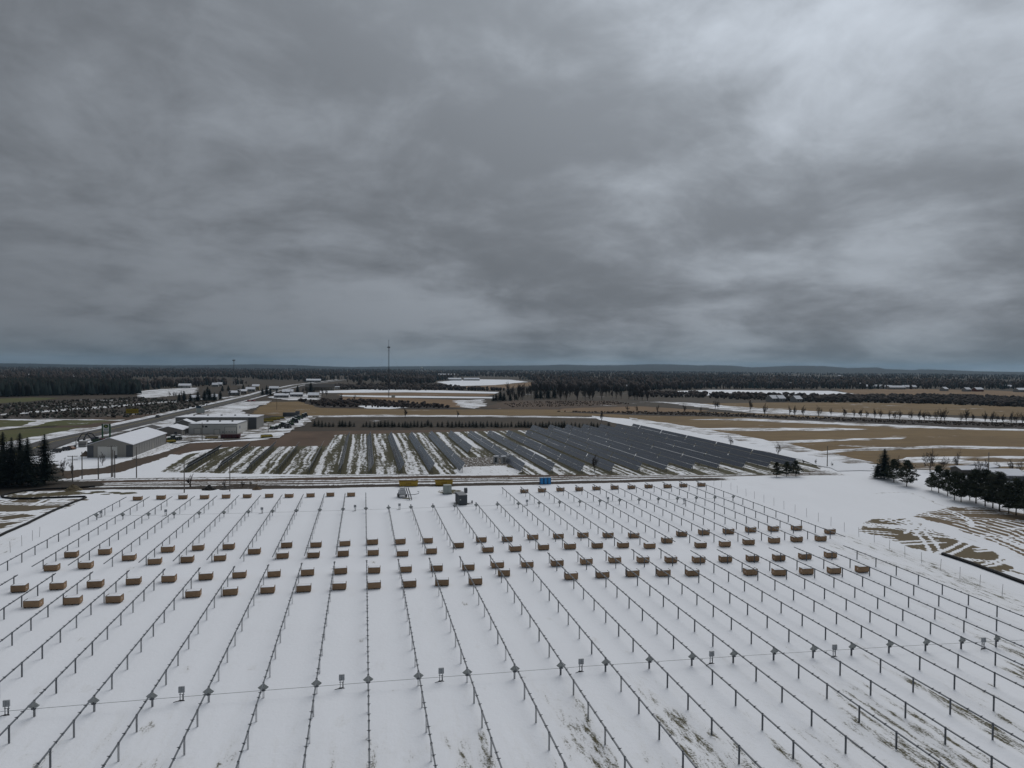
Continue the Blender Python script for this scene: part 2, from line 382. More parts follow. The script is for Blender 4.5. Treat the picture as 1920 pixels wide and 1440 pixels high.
for k in range(22):                                              # clods by the left end of the field
    p = G(rnd.uniform(130, 250), rnd.gauss(924, 2)); dd = np.hypot((X-p.x)*.6, Y-p.y); bare = np.maximum(bare, (dd < rnd.uniform(.5, 1.2))*.85)
Z = hgt(X, Y)+(fbm(X/11, Y/11, 99)-.5)*.10*(1-sst(225, 240, Y))+np.where(bare > .4, -.03, 0.0)
edge = (X == NX0) | (X == NX1) | (Y == NY0) | (Y == NY1); Z[edge] = hgt(X, Y)[edge]
idx = np.arange(nx*ny).reshape(ny, nx)
F = np.stack([idx[:-1, :-1], idx[:-1, 1:], idx[1:, 1:], idx[1:, :-1]], -1).reshape(-1, 4)
gm = bpy.data.materials.new('snow_and_ground'); gm.use_nodes = True; n = NT(gm.node_tree)
pos = n('ShaderNodeNewGeometry').outputs['Position']
ab = n('ShaderNodeAttribute', attribute_name='bare').outputs['Fac']; ac = n('ShaderNodeAttribute', attribute_name='soil').outputs['Color']
f1 = n.noise(n('ShaderNodeMapping', {0: pos, 3: (1.25, .28, 1)}).outputs[0], 1.1, 7, .70, .3)
f2 = n.noise(pos, 5.0, 4, .7)
ff = n.math('ADD', n.math('MULTIPLY', n.math('SUBTRACT', f1, .5), 1.5), n.math('MULTIPLY', n.math('SUBTRACT', f2, .5), .7))
mk = n.step(n.math('ADD', ab, ff), .42, .68)
tone = n.math('ADD', .50, n.math('MULTIPLY', n.noise(pos, 2.4, 6, .7), .56))
soil = n.vmath('MULTIPLY', ac, n('ShaderNodeCombineXYZ', {0: tone, 1: tone, 2: tone}).outputs[0])
st_ = n.math('ADD', .95, n.math('MULTIPLY', n.noise(n('ShaderNodeMapping', {0: pos, 3: (.12, .05, .1)}).outputs[0], 1.0, 6, .6), .10))
thin_ = n.math('MULTIPLY', n.step(n.math('ADD', ab, n.math('MULTIPLY', ff, .8)), .08, .55), .22)
sc_ = n.mix(thin_, SNOW, (.55, .53, .48))
sc_ = n.vmath('MULTIPLY', sc_, n('ShaderNodeCombineXYZ', {0: st_, 1: st_, 2: st_}).outputs[0])
bmp = n('ShaderNodeBump', {'Strength': .35, 'Distance': .12, 'Height': n.noise(pos, 1.8, 6, .62)}).outputs[0]
bs = n('ShaderNodeBsdfPrincipled', {'Base Color': n.mix(mk, sc_, soil), 'Roughness': .9, 'Specular IOR Level': .12, 'Normal': bmp})
n('ShaderNodeOutputMaterial', {0: bs.outputs[0]})
me = bigmesh('ground', np.stack([X, Y, Z], -1).reshape(-1, 3), F, {'bare': bare.ravel(), 'soil': gc.reshape(-1, 3)})
me.materials.append(gm); me.polygons.foreach_set('use_smooth', np.ones(len(F), bool)); gro = struct(obj('ground', me))
Zg = Z
def gz(x, y):                                # height of the built ground
    i = np.searchsorted(xs, x)-1; j = np.searchsorted(ys, y)-1
    if 0 <= i < nx-1 and 0 <= j < ny-1:
        a = (x-xs[i])/(xs[i+1]-xs[i]); b = (y-ys[j])/(ys[j+1]-ys[j])
        return float((Zg[j, i]*(1-a)+Zg[j, i+1]*a)*(1-b)+(Zg[j+1, i]*(1-a)+Zg[j+1, i+1]*a)*b)
    return float(hgt(x, y))
def on(px, py):
    p = G(px, py); p.z = gz(p.x, p.y); return p

# ------------------------------------------------------------------ far ground: a sheet to the horizon with the near field cut out
rad = [0, 150, 400, 800, 1500, 3000, 6000, 10000, 15000, 20000]
gx = sorted(set([-r for r in rad]+[NX0, NX1]+[r for r in rad])); gy = sorted(set([-r for r in rad]+[NY0, NY1]+[r for r in rad]))
V = []; Fq = []; at = {}
for j, y in enumerate(gy):
    for i, x in enumerate(gx): at[i, j] = len(V); V.append((x, y, float(hgt(x, y))))
for j in range(len(gy)-1):
    for i in range(len(gx)-1):
        if NX0 <= gx[i] < NX1 and NY0 <= gy[j] < NY1: continue
        Fq.append((at[i, j], at[i+1, j], at[i+1, j+1], at[i, j+1]))
FARB = cover('winter_country', (.085, .068, .052), (.065, .055, .045), .10, .006)
me = bpy.data.meshes.new('countryside'); me.from_pydata(V, [], Fq); me.materials.append(FARB); struct(obj('countryside', me))
STUB = cover('stubble', (.235, .165, .085), (.18, .125, .066), .14, .012, 0, 2.2)
STUBS = cover('stubble_snow', (.21, .155, .088), (.17, .12, .07), .50, .012, -.1, 3.0)
TAN = cover('tan_field', (.25, .165, .095), (.20, .135, .082), .10, .008)
SNOWF = cover('field_snow', SNOW, (.74, .76, .80), 0, .02, fine=.06)
SNOWP = cover('patchy_snow', (.16, .125, .085), (.12, .095, .07), .57, .03, -.1, 2.5, soft=.07)
BRUSH = cover('brush_ground', (.062, .047, .04), (.05, .042, .038), .06, .01)
MEAD = cover('meadow_ground', (.115, .082, .06), (.095, .07, .055), .12, .012)
GRASSG = cover('winter_grass', (.105, .112, .048), (.125, .115, .058), .14, .012)
TREEG = cover('nursery_ground', (.075, .062, .05), (.062, .052, .045), .24, .012)
ASPH = cover('asphalt', (.105, .10, .098), (.12, .115, .11), .04, .03, fine=.1)
GRAV = cover('gravel_yard', (.20, .18, .16), (.16, .145, .125), .38, .05)
LV = [0]
def field(name, pts, m, rag=.10, seed=1):
    """a field as a sheet laid on the country: px corners are carried to the ground, edges broken up"""
    r = random.Random(seed*31+len(pts)); LV[0] += 1; P = [G(*p) for p in pts]; out = []
    for a, b in zip(P, P[1:]+P[:1]):
        L = (b-a).length; k = int(max(1, min(60, L/7)))
        nrm = Vector((-(b-a).y, (b-a).x, 0)); nrm = nrm.normalized() if nrm.length else nrm
        for i in range(k):
            q = a.lerp(b, i/k); w = (min(max(L*rag, 3), 12) if i else 0)
            q = q+nrm*(w*(r.random()-.5)); out.append(q)
    z = .015+.006*LV[0]
    vs = [(q.x, q.y, float(hgt(q.x, q.y))+z) for q in out]
    import bmesh
    bm = bmesh.new(); bv = [bm.verts.new(v) for v in vs]
    es = [bm.edges.new((bv[i], bv[(i+1) % len(bv)])) for i in range(len(bv))]
    bmesh.ops.triangle_fill(bm, use_beauty=True, edges=es)
    for f_ in bm.faces:
        if f_.normal.z < 0: f_.normal_flip()
    me = bpy.data.meshes.new(name); bm.to_mesh(me); bm.free(); me.materials.append(m)
    return struct(obj(name, me))
# fields behind the site, far to near
field('snow_field', [(1215, 735), (1330, 731), (1560, 733), (1600, 738), (1430, 742), (1240, 741)], SNOWF, .05, 2)
field('tan_field', [(1565, 731), (1700, 729), (1860, 732), (1920, 735), (1960, 748), (1800, 745), (1680, 742), (1600, 739)], TAN, .05, 3)
field('snow_field', [(820, 716), (880, 711), (960, 712), (990, 716), (930, 722), (850, 724)], SNOWF, .05, 4)
field('tan_field', [(855, 726), (930, 722), (1000, 716), (1010, 722), (930, 731)], TAN, .05, 5)
field('snow_field', [(600, 733), (700, 730), (830, 732), (935, 735), (930, 738), (760, 735.5), (600, 737)], SNOWF, .03, 6)
field('tan_field', [(640, 737), (760, 736), (930, 739), (910, 743), (760, 742), (630, 741)], TAN, .03, 7)
field('snow_field', [(636, 741), (760, 742.4), (930, 744.5), (925, 747), (740, 745.4), (640, 743)], SNOWF, .03, 8)
field('tan_field', [(640, 744), (728, 745), (800, 748), (880, 750), (900, 765), (820, 763), (720, 753), (640, 750)], TAN, .04, 9)
field('brush_field', [(560, 752), (640, 751), (730, 753), (800, 758), (860, 765), (840, 768), (600, 764)], BRUSH, .05, 10)
field('patchy_snow_field', [(850, 751), (905, 749), (913, 761), (890, 766), (862, 763)], SNOWP, .05, 11)
field('frozen_pond', [(664, 760.5), (740, 761.5), (765, 764.5), (730, 767), (690, 766)], SNOWF, .05, 12)
field('stubble_field', [(470, 776), (500, 754), (560, 753), (600, 765), (760, 768), (1000, 768), (1150, 768), (1300, 772), (1500, 778), (1640, 790), (1250, 788), (1120, 780), (800, 779), (590, 781), (520, 780)], STUB, .02, 13)
field('snow_strip', [(560, 780), (700, 778), (1000, 780), (1120, 782.5), (1130, 785), (1000, 782.5), (760, 781.2), (590, 782.5)], SNOWP, .05, 14)
field('meadow', [(900, 764), (960, 750), (1150, 752), (1190, 764), (1130, 768), (960, 768)], MEAD, .05, 15)
field('tan_field', [(1040, 770), (1060, 766), (1200, 762), (1330, 770), (1290, 774), (1150, 773)], TAN, .05, 16)
field('stubble_field', [(1290, 757), (1440, 755), (1600, 755), (1760, 757), (1960, 765), (1960, 784), (1760, 778), (1560, 774), (1380, 769)], STUB, .02, 17)
field('snow_strip', [(1225, 753), (1290, 755), (1400, 764), (1560, 773), (1760, 782), (1960, 790), (1960, 794), (1700, 787), (1540, 780), (1420, 775), (1330, 766)], SNOWP, .06, 18)
field('brush_field', [(1040, 773), (1300, 773), (1450, 780), (1660, 788), (1960, 796), (1960, 806), (1760, 800), (1560, 792), (1400, 783), (1200, 779)], BRUSH, .05, 19)
field('stubble_field', [(1130, 781), (1300, 784), (1500, 790), (1760, 801), (1960, 808), (1960, 880), (1740, 872), (1560, 868), (1400, 832), (1240, 800)], STUB, .015, 20)
field('snow_strip', [(1290, 787), (1400, 785), (1600, 793), (1800, 802), (1960, 806), (1960, 809.5), (1780, 805), (1560, 796.5), (1400, 789)], SNOWP, .06, 21)
field('snow_strip', [(1280, 803), (1400, 803), (1560, 802.5), (1630, 805), (1560, 807.5), (1400, 808.5), (1300, 806)], SNOWP, .08, 22)
field('snow_strip', [(1400, 830), (1560, 824), (1700, 821), (1690, 823.5), (1560, 828), (1450, 833)], SNOWP, .1, 23)
field('snow_strip', [(1530, 848), (1620, 840), (1760, 836), (1960, 839), (1960, 843), (1740, 841), (1620, 845.5), (1560, 850)], SNOWP, .08, 24)
field('stubble_and_snow', [(1700, 858), (1960, 856), (1960, 884), (1760, 882), (1640, 876)], STUBS, .04, 25)
field('snow_strip', [(1110, 780), (1180, 786), (1300, 806), (1420, 828), (1530, 848), (1640, 872), (1660, 884), (1570, 884), (1500, 862), (1380, 836), (1270, 815), (1170, 797), (1120, 786)], SNOWF, .03, 26)
field('patchy_snow_edge', [(1180, 783.5), (1310, 803), (1430, 824), (1560, 850), (1640, 868), (1590, 870), (1500, 850), (1380, 826), (1280, 807), (1190, 790)], SNOWP, .05, 27)
# left: nursery, winter grass, highway, verges
field('nursery_field', [(-60, 790), (-60, 759), (90, 752), (262, 744), (372, 752), (410, 757), (340, 772), (250, 786), (160, 786)], TREEG, .03, 30)
field('winter_grass', [(-60, 750), (60, 745.5), (112, 747), (60, 753), (-60, 760)], GRASSG, .03, 31)
field('meadow', [(150, 786), (330, 772), (372, 766), (300, 780), (170, 806), (90, 806)], MEAD, .03, 32)
field('winter_grass', [(-60, 788), (70, 788), (100, 797), (40, 804), (-60, 808)], GRASSG, .03, 33)
field('winter_grass', [(70, 790), (180, 787), (235, 787), (150, 798), (90, 799)], GRASSG, .03, 34)
field('snow_strip', [(-60, 787), (80, 786), (235, 787.5), (225, 789.5), (120, 788), (95, 791), (60, 800), (-60, 812), (-60, 807), (40, 799), (70, 789.5)], SNOWP, .05, 35)
field('winter_grass', [(-60, 813), (60, 804), (150, 802), (168, 804), (130, 812), (0, 836), (-60, 848)], GRASSG, .03, 36)
field('snow_strip', [(-40, 842), (60, 820), (150, 803), (178, 802), (150, 812), (60, 830), (-40, 852)], SNOWP, .05, 37)
for k in range(9):                           # snow lying between the nursery rows
    x0, y0 = -60+30*k, 782-k*2.1
    a = [(x0, y0), (x0+110, y0-9), (x0+240+6*k, y0-19-.6*k), (x0+242+6*k, y0-18.2-.6*k), (x0+110, y0-7.6), (x0, y0+1.6)]
    field('snow_strip', a, SNOWP, .05, 40+k)
field('snow_field', [(262, 734), (300, 730), (372, 727), (365, 738), (300, 745), (262, 747)], SNOWP, .04, 50)
field('snow_field', [(385, 768), (440, 755), (510, 752), (500, 758), (450, 772), (478, 780), (400, 781), (370, 776)], SNOWP, .05, 51)
field('meadow', [(300, 786), (400, 757), (470, 741), (500, 740), (480, 748), (420, 762), (360, 780)], MEAD, .03, 52)
field('snow_field', [(500, 745), (560, 738), (600, 740), (595, 750), (540, 751)], SNOWP, .05, 53)
HW = [(20, 857), (100, 829.5), (200, 808), (300, 785), (380, 766), (440, 752), (480, 742), (505, 734), (560, 722), (640, 712)]
def strip_px(name, line, off0, off1, m, level):
    P = [G(*p) for p in line]; vs = []; fs = []
    for i, p in enumerate(P):
        t = (P[min(i+1, len(P)-1)]-P[max(i-1, 0)]); t.z = 0; t.normalize(); nr = Vector((-t.y, t.x, 0))
        for o_ in (off0, off1):
            q = p+nr*o_; vs.append((q.x, q.y, float(hgt(q.x, q.y))+level))
    for i in range(len(P)-1): fs.append((2*i+1, 2*i, 2*i+2, 2*i+3))
    me = bpy.data.meshes.new(name); me.from_pydata(vs, [], fs); me.materials.append(m); return struct(obj(name, me))
strip_px('snow_verge', HW, 8.2, 12.5, SNOWP, .42)
strip_px('highway', HW, -8.0, 8.0, ASPH, .44)
strip_px('snow_verge', HW, 6.4, 7.9, SNOWF, .46)
strip_px('snow_verge', HW, -12.0, -8.6, SNOWP, .43)
YEL = mat('road_paint', (.45, .36, .08), .8)
strip_px('centre_line', HW, -.15, .15, YEL, .46)
field('side_road', [(180, 822), (230, 806), (330, 797), (342, 800), (280, 806), (215, 822)], ASPH, .02, 60)
field('yard_snow', [(235, 803), (330, 787), (372, 780), (372, 786), (335, 797), (250, 812)], SNOWP, .04, 61)
field('gravel_yard', [(290, 822), (345, 812), (420, 805), (480, 800), (545, 780), (600, 781), (566, 800), (520, 818), (430, 826), (368, 828), (330, 832)], GRAV, .02, 62)
field('yard_snow', [(452, 822), (500, 806), (545, 783), (585, 781), (560, 800), (524, 822)], SNOWP, .05, 63)

# ------------------------------------------------------------------ tracker rows waiting for their panels
ROW_X0, ROW_S, ZT = -56.659, 5.1975, 1.55
post_me = MB(); post_me.box((0, 0, .62), (.022, .11, 1.86)).box((.06, 0, .62), (.018, .11, 1.86)).box((-.06, 0, .62), (.018, .11, 1.86)); post_me = post_me.mesh('post'); post_me.materials.append(STEEL)
bear_me = MB(); bear_me.tube((0, -.05, 0), (0, .05, 0), .11, n=8).box((0, 0, -.13), (.16, .1, .1)); bear_me = bear_me.mesh('bearing'); bear_me.materials.append(STEELD)
def sector():
    m = MB(); n_ = 9; R0, R1 = .62, .98; pts = []
    for k in range(n_): a = math.radians(-142+104*k/(n_-1)); pts.append((math.cos(a), math.sin(a)))
    V = []; F_ = []
    for r in (R0+.12, R1-.08):
        for y in (-.04, .04):
            for c, s_ in pts: V.append((c*r, y, s_*r+.02))
    n4 = n_
    for k in range(n_-1):
        F_ += [(k, k+1, 2*n4+k+1, 2*n4+k), (n4+k+1, n4+k, 3*n4+k, 3*n4+k+1), (2*n4+k, 2*n4+k+1, 3*n4+k+1, 3*n4+k), (k+1, k, n4+k, n4+k+1)]
    m.add(V, F_)
    for k in (0, n_//2-2, n_//2+2, n_-1): m.path([(0, 0, .02), (pts[k][0]*R1*.88, 0, pts[k][1]*R1*.88)], .05, .05)
    # thin web plate between the arms
    m.add([(0, .012, .02)]+[(c*.8, .012, s_*.8) for c, s_ in pts], [(0, k+2, k+1) for k in range(n_-1)])
    m.add([(0, -.012, .02)]+[(c*.8, -.012, s_*.8) for c, s_ in pts], [(0, k+1, k+2) for k in range(n_-1)])
    return m
sec_me = sector().mesh('gear_sector'); sec_me.materials.append(GEARM)
drv_me = MB(); drv_me.box((0, 0, 0), (.42, .22, .2)).tube((-.3, 0, 0), (.3, 0, 0), .1, n=8).box((0, 0, .16), (.16, .16, .14)); drv_me = drv_me.mesh('gear_drive'); drv_me.materials.append(STEELD)
def clamp_mesh(ys_):
    m = MB()
    for y in ys_: m.box((0, y, .10), (.34, .07, .035)).box((0, y, .0), (.2, .05, .2))
    return m
def tracker(i, y0, y1, fan_y, block, label):
    x = ROW_X0+ROW_S*i; r = random.Random(i*7+(block == 'far'))
    base = Vector((x, y0, gz(x, y0))); t = thing('tracker_row', label, 'solar mount', base, 0, 'tracker rows of the %s block' % block)
    posts = []; k = 0
    while True:
        y = fan_y+k*4.92
        if y > y1-.4: break
        posts.append(y); k += 1
    k = -1
    while fan_y+k*4.92 > y0+.5: posts.append(fan_y+k*4.92); k -= 1
    posts.sort()
    pts = [Vector((0, y-y0, gz(x, y)-base.z+ZT)) for y in [y0]+posts+[y1]]
    obj('torque_tube', MB().path(pts, .115, .115), STEEL, t)
    cl_ = MB()
    for a, b in zip(pts[1:-1], pts[2:]):
        for f_ in (.27+r.uniform(-.05, .05), .55+r.uniform(-.09, .09)):
            q = a.lerp(b, f_); cl_.box((q.x, q.y, q.z+.09), (.36, .05, .035)).box((q.x, q.y, q.z), (.17, .05, .17))
    c = obj('panel_clamps', cl_, STEELD, t); c['kind'] = 'stuff'
    for y in posts:
        z = gz(x, y)-base.z; fan = abs(y-fan_y) < .1
        o = obj('post', post_me, None, t, (0, y-y0, z+ZT-1.60), r.gauss(0, .05)); o.scale = (1.25, 1.25, 1) if fan else (1, 1, 1)
        obj('bearing', bear_me, None, t, (0, y-y0, z+ZT))
        if fan:
            obj('gear_sector', sec_me, None, t, (0, y-y0-.16, z+ZT), 0, .76); obj('gear_drive', drv_me, None, t, (0, y-y0-.16, z+ZT-.72), 0, .7)
            fans.setdefault(block, []).append(Vector((x, y-.16, z+base.z+ZT-.72)))
    return t
fans = {}
for i in range(30):
    short = 12 <= i <= 17
    tracker(i, 124.9 if i < 22 else 124.3, 168.9 if short else (187.9 if i < 12 else 189.5), 168.3, 'far', 'bare steel tracker row of the far block, %s from left' % nth(i+1))
for i in range(29):
    tracker(i, 33.0, 120.2 if i < 22 else 117.9, 74.7, 'near', 'bare steel tracker row of the near block, %s from left' % nth(i+1))
for b in ('far', 'near'):
    tag(obj('drive_shaft', MB().path([p for p in sorted(fans[b], key=lambda q: q.x)], .034, .034), GEARM), 'long thin drive shaft crossing all tracker rows of the %s block' % b, 'drive shaft', 'drive shafts')

# ------------------------------------------------------------------ crates of panels
def q4(ox, oy, l): return [(ox+a/4, oy+b/4) for a, b in l]
LINES = {
 'farthest': q4(0, 880, [(1028, 235), (1204, 228), (1368, 225), (1531, 225), (1693, 220), (1852, 216)])+q4(480, 880, [(97, 213), (247, 213), (408, 210), (557, 205), (713, 205)])+q4(960, 880, [(95, 178), (229, 173), (367, 166), (508, 164), (638, 157), (774, 152), (901, 148), (1030, 142), (1171, 142), (1291, 135), (1427, 130)]),
 'second': q4(0, 880, [(528, 665), (780, 643), (1253, 626), (1482, 612), (1712, 605)])+q4(480, 880, [(228, 592), (449, 588), (666, 578), (874, 568), (1081, 565), (1290, 557), (1521, 592), (1693, 550), (1888, 545)])+q4(960, 880, [(160, 530), (353, 522), (538, 515), (727, 515), (920, 517), (1170, 556), (1281, 506), (1448, 494), (1633, 487), (1800, 474)])+q4(1440, 880, [(50, 467), (225, 460), (477, 487)]),
 'third': q4(0, 880, [(380, 766), (636, 748), (962, 688), (1155, 718), (1400, 704), (1646, 690), (1905, 640)])+q4(480, 880, [(197, 673), (430, 668), (653, 657), (879, 650), (1101, 655), (1318, 638), (1743, 627)])+q4(960, 880, [(30, 620), (241, 608), (441, 602), (646, 595), (840, 592), (1040, 597), (1424, 592), (1606, 585), (1785, 569)])+q4(1440, 880, [(57, 557), (226, 547), (407, 541)]),
 'fourth': q4(0, 880, [(135, 926), (424, 908), (707, 893), (995, 870), (1262, 852), (1540, 833), (1792, 818)])+q4(480, 880, [(133, 812), (385, 802), (634, 790), (887, 783), (1124, 775), (1357, 767), (1596, 760), (1816, 743)])+q4(960, 880, [(120, 738), (344, 730), (564, 716), (778, 704), (991, 705), (1201, 705), (1410, 705), (1611, 700), (1815, 695)])+q4(1440, 880, [(93, 690), (290, 678), (482, 668)]),
 'nearest': q4(0, 880, [(237, 1042), (538, 1020), (850, 1005), (1444, 965), (1723, 950)])+q4(480, 880, [(85, 935), (357, 925), (625, 908), (886, 900), (1152, 890), (1398, 878), (1650, 870), (1864, 805)])+q4(960, 880, [(450, 832), (686, 818), (912, 808), (1146, 805), (1363, 803), (1800, 798)])+q4(1440, 880, [(95, 801), (302, 793), (510, 788), (720, 778)]),
}
CW, CD, CHt = 2.0, 1.12, 1.02
pal = MB()
for x in (-.85, 0, .85): pal.box((x, 0, .07), (.12, CD-.06, .10))
for y in (-.45, 0, .45): pal.box((0, y, .135), (CW-.02, .14, .03))
pal = pal.mesh('pallet'); pal.materials.append(CARDD)
car_me = MB(); car_me.box((0, 0, .15+(CHt-.15)/2), (CW, CD, CHt-.15)).box((0, -CD/2-.006, .45), (CW*.998, .012, .055)).box((0, -CD/2-.006, .80), (CW*.998, .012, .055))
for sx2 in (-1, 1):
    for sy2 in (-1, 1): car_me.box((sx2*(CW/2-.03), sy2*(CD/2+.008), .15+(CHt-.15)/2), (.09, .02, CHt-.15))
car_me = car_me.mesh('carton'); car_me.materials.append(CARD)
rim_me = MB()
rim_me.box((0, -CD/2+.02, CHt+.005), (CW+.02, .05, .05))
for s1 in (-1, 1): rim_me.box((s1*(CW/2-.02), 0, CHt+.02), (.05, CD+.02, .06))
rim_me = rim_me.mesh('lid_rim'); rim_me.materials.append(CARDD)
def snowcap(w, d, h, seed):
    r = random.Random(seed); nx_, ny_ = 7, 5; V = []; F_ = []
    for j in range(ny_):
        for i in range(nx_):
            e = min(i, nx_-1-i, j, ny_-1-j); V.append(((i/(nx_-1)-.5)*w, (j/(ny_-1)-.5)*d, (.0 if e == 0 else h*(.75+.5*r.random()))))
    for j in range(ny_-1):
        for i in range(nx_-1): a = j*nx_+i; F_.append((a, a+1, a+nx_+1, a+nx_))
    return MB().add(V, F_)
caps = []
for k in range(4):
    m_ = snowcap(CW-.10, CD-.10, .07, k).mesh('snow_cap'); m_.materials.append(SNOWM); caps.append(m_)
stk = MB(); stk.box((0, 0, 0), (.012, .26, .2)); stk = stk.mesh('paper_label'); stk.materials.append(mat('label_paper', (.55, .42, .36), .7))
for ln, pts in LINES.items():
    pts = sorted(pts, key=lambda p: p[0]); r = random.Random(len(pts)*5+len(ln))
    for k, (px, py) in enumerate(pts):
        p = G(px, py); p = Vector((p.x, p.y+CD/2, 0)); p.z = gz(p.x, p.y)
        t = thing('panel_crate', 'brown carton crate topped with snow, %s from left in the %s line of crates' % (nth(k+1), ln), 'crate', p, r.gauss(0, .05), 'crates of panels on the snow')
        hs = r.uniform(.93, 1.04); t.scale = (r.uniform(.96, 1.04), 1, hs)
        obj('pallet', pal, None, t); obj('carton', car_me, None, t); obj('lid_rim', rim_me, None, t)
        obj('snow_cap', caps[k % 4], None, t, (0, 0, CHt+.003))
        obj('paper_label', stk, None, t, ((CW/2+.008)*(1 if p.x < 20 else -1), -.1, .62))

# ------------------------------------------------------------------ combiner boxes on stands
BOXM = mat('enclosure_grey', (.38, .40, .42), .5, .08)
cb = {}
m_ = MB(); m_.box((-.22, 0, .62), (.09, .09, 1.64)); cb['leg'] = m_.mesh('leg')
m_ = MB(); m_.box((0, -.09, 1.62), (.82, .26, .86)).box((0, -.225, 1.62), (.76, .015, .8)); cb['enclosure'] = m_.mesh('enclosure')
m_ = MB(); m_.box((-.0, -.24, 1.62), (.03, .02, .74)).box((.3, -.24, 1.62), (.03, .03, .14)); cb['door_latch'] = m_.mesh('door_latch')
m_ = MB(); m_.box((0, .05, .85), (.75, .05, .06)).box((0, .05, 1.35), (.78, .05, .06)); cb['cross_rail'] = m_.mesh('cross_rail')
m_ = MB(); m_.path([(.1, 0, .9), (.14, -.05, .3), (.1, -.1, .05), (-.5, -.25, .05), (-1.0, -.5, .04)], .09, .09, 6); cb['conduit'] = m_.mesh('conduit')
m_ = MB()
for k in range(9): m_.add([(rnd.uniform(-.5, .5), rnd.uniform(-.4, .2), .0) for _ in range(3)]+[(rnd.uniform(-.3, .3), rnd.uniform(-.3, .1), rnd.uniform(.08, .2))], [(0, 1, 3), (1, 2, 3), (2, 0, 3), (0, 3, 1), (1, 3, 2), (2, 3, 0)])
cb['soil_heap'] = m_.mesh('soil_heap')
cbm = dict(leg=STEEL, enclosure=BOXM, door_latch=STEELD, cross_rail=STEEL, conduit=RUB, soil_heap=mat('dark_soil', (.03, .025, .02), .95))
for k_, me_ in cb.items(): me_.materials.append(cbm[k_])
def combiner(x, y, label):
    t = thing('combiner_box', label, 'electrical box', (x, y, gz(x, y)), rnd.gauss(0, .05), 'combiner boxes on stands', .70)
    obj('leg', cb['leg'], None, t); o = obj('leg', cb['leg'], None, t, (.44, 0, 0))
    for k_ in ('enclosure', 'door_latch', 'cross_rail', 'conduit', 'soil_heap'): obj(k_, cb[k_], None, t)
for k, x in enumerate((-33.4, -17.8, -2.2, 8.2, 23.8, 39.5, 55.4, 76.3)):
    combiner(x, 75.6-.015*max(0, x), 'grey electrical box on two legs by the near drive shaft, %s from left' % nth(k+1))
for k, (x, y) in enumerate(((-56.8, 171.3), (-43.6, 171.5), (-23.0, 171.6), (-2.0, 171.3), (8.4, 171.4), (39.7, 171.1), (60.8, 171.0), (79.5, 166.4))):
    combiner(x, y, 'grey electrical box on two legs by the far drive shaft, %s from left' % nth(k+1))

# ------------------------------------------------------------------ fence stakes
stake_me = MB(); stake_me.box((0, 0, .95), (.055, .04, 2.1)); stake_me = stake_me.mesh('fence_stake'); stake_me.materials.append(mat('grey_wood', (.34, .34, .34), .9, .15))
for k, (x, y) in enumerate([(100.1, 190.2), (100.7, 186.8), (101.6, 183.0), (101.1, 178.6), (101.0, 173.8), (101.1, 169.8), (101.2, 165.4), (101.5, 161.3), (101.6, 157.1), (101.8, 152.8), (102.0, 148.5), (101.7, 143.7), (101.7, 139.2), (101.4, 134.3), (101.4, 129.7), (101.4, 125.1), (100.3, 119.6), (99.7, 114.8), (99.6, 110.6), (99.8, 106.5), (99.2, 101.7), (98.9, 97.4), (98.1, 92.5), (97.6, 88.0), (97.2, 83.5)]):
    o = obj('fence_stake', stake_me, None, None, (x, y, gz(x, y))); o.rotation_euler = (rnd.gauss(0, .03), rnd.gauss(0, .03), 0)
    tag(o, 'thin grey fence stake in snow right of the trackers, %s from far end' % nth(k+1), 'stake', 'fence stakes on the right')
for k, (px, py) in enumerate([(19.5, 1036), (41, 1024), (61, 1014), (74, 1007)]):
    o = obj('fence_stake', stake_me, None, None, on(px, py)); o.rotation_euler = (rnd.gauss(0, .03), rnd.gauss(0, .03), 0)
    tag(o, 'thin grey fence stake in snow left of the trackers, %s from left' % nth(k+1), 'stake', 'fence stakes on the left')
SOCK = mat('black_filter_fabric', (.012, .012, .013), .75, .2, spec=.2)
def sock(px, w, h, label):
    P = [on(*p) for p in px]; Q = []
    for a, b in zip(P[:-1], P[1:]):
        k = max(1, int((b-a).length/2.5))
        for i in range(k): q = a.lerp(b, i/k); Q.append(Vector((q.x+rnd.gauss(0, .05), q.y+rnd.gauss(0, .05), gz(q.x, q.y)+h*.4)))
    Q.append(P[-1]+Vector((0, 0, h*.4)))
    return tag(obj('filter_sock', MB().path(Q, w, h, 8), SOCK), label, 'filter sock', 'black filter socks on the ground')
sock([(178, 913), (120, 916.5), (80, 918), (40, 922), (14, 927), (2, 931), (6, 934), (25, 936), (60, 936), (110, 934), (160, 932.5)], .62, .5, 'black filter sock looping round bare soil at the far left')
sock([(162, 934), (130, 946), (100, 959), (50, 983), (0, 1006), (-40, 1024)], .62, .5, 'black filter sock running diagonally down the left side')
sock([(1767, 1040), (1830, 1061), (1920, 1095), (1980, 1118)], .85, .6, 'thick black filter sock lying at the right edge')

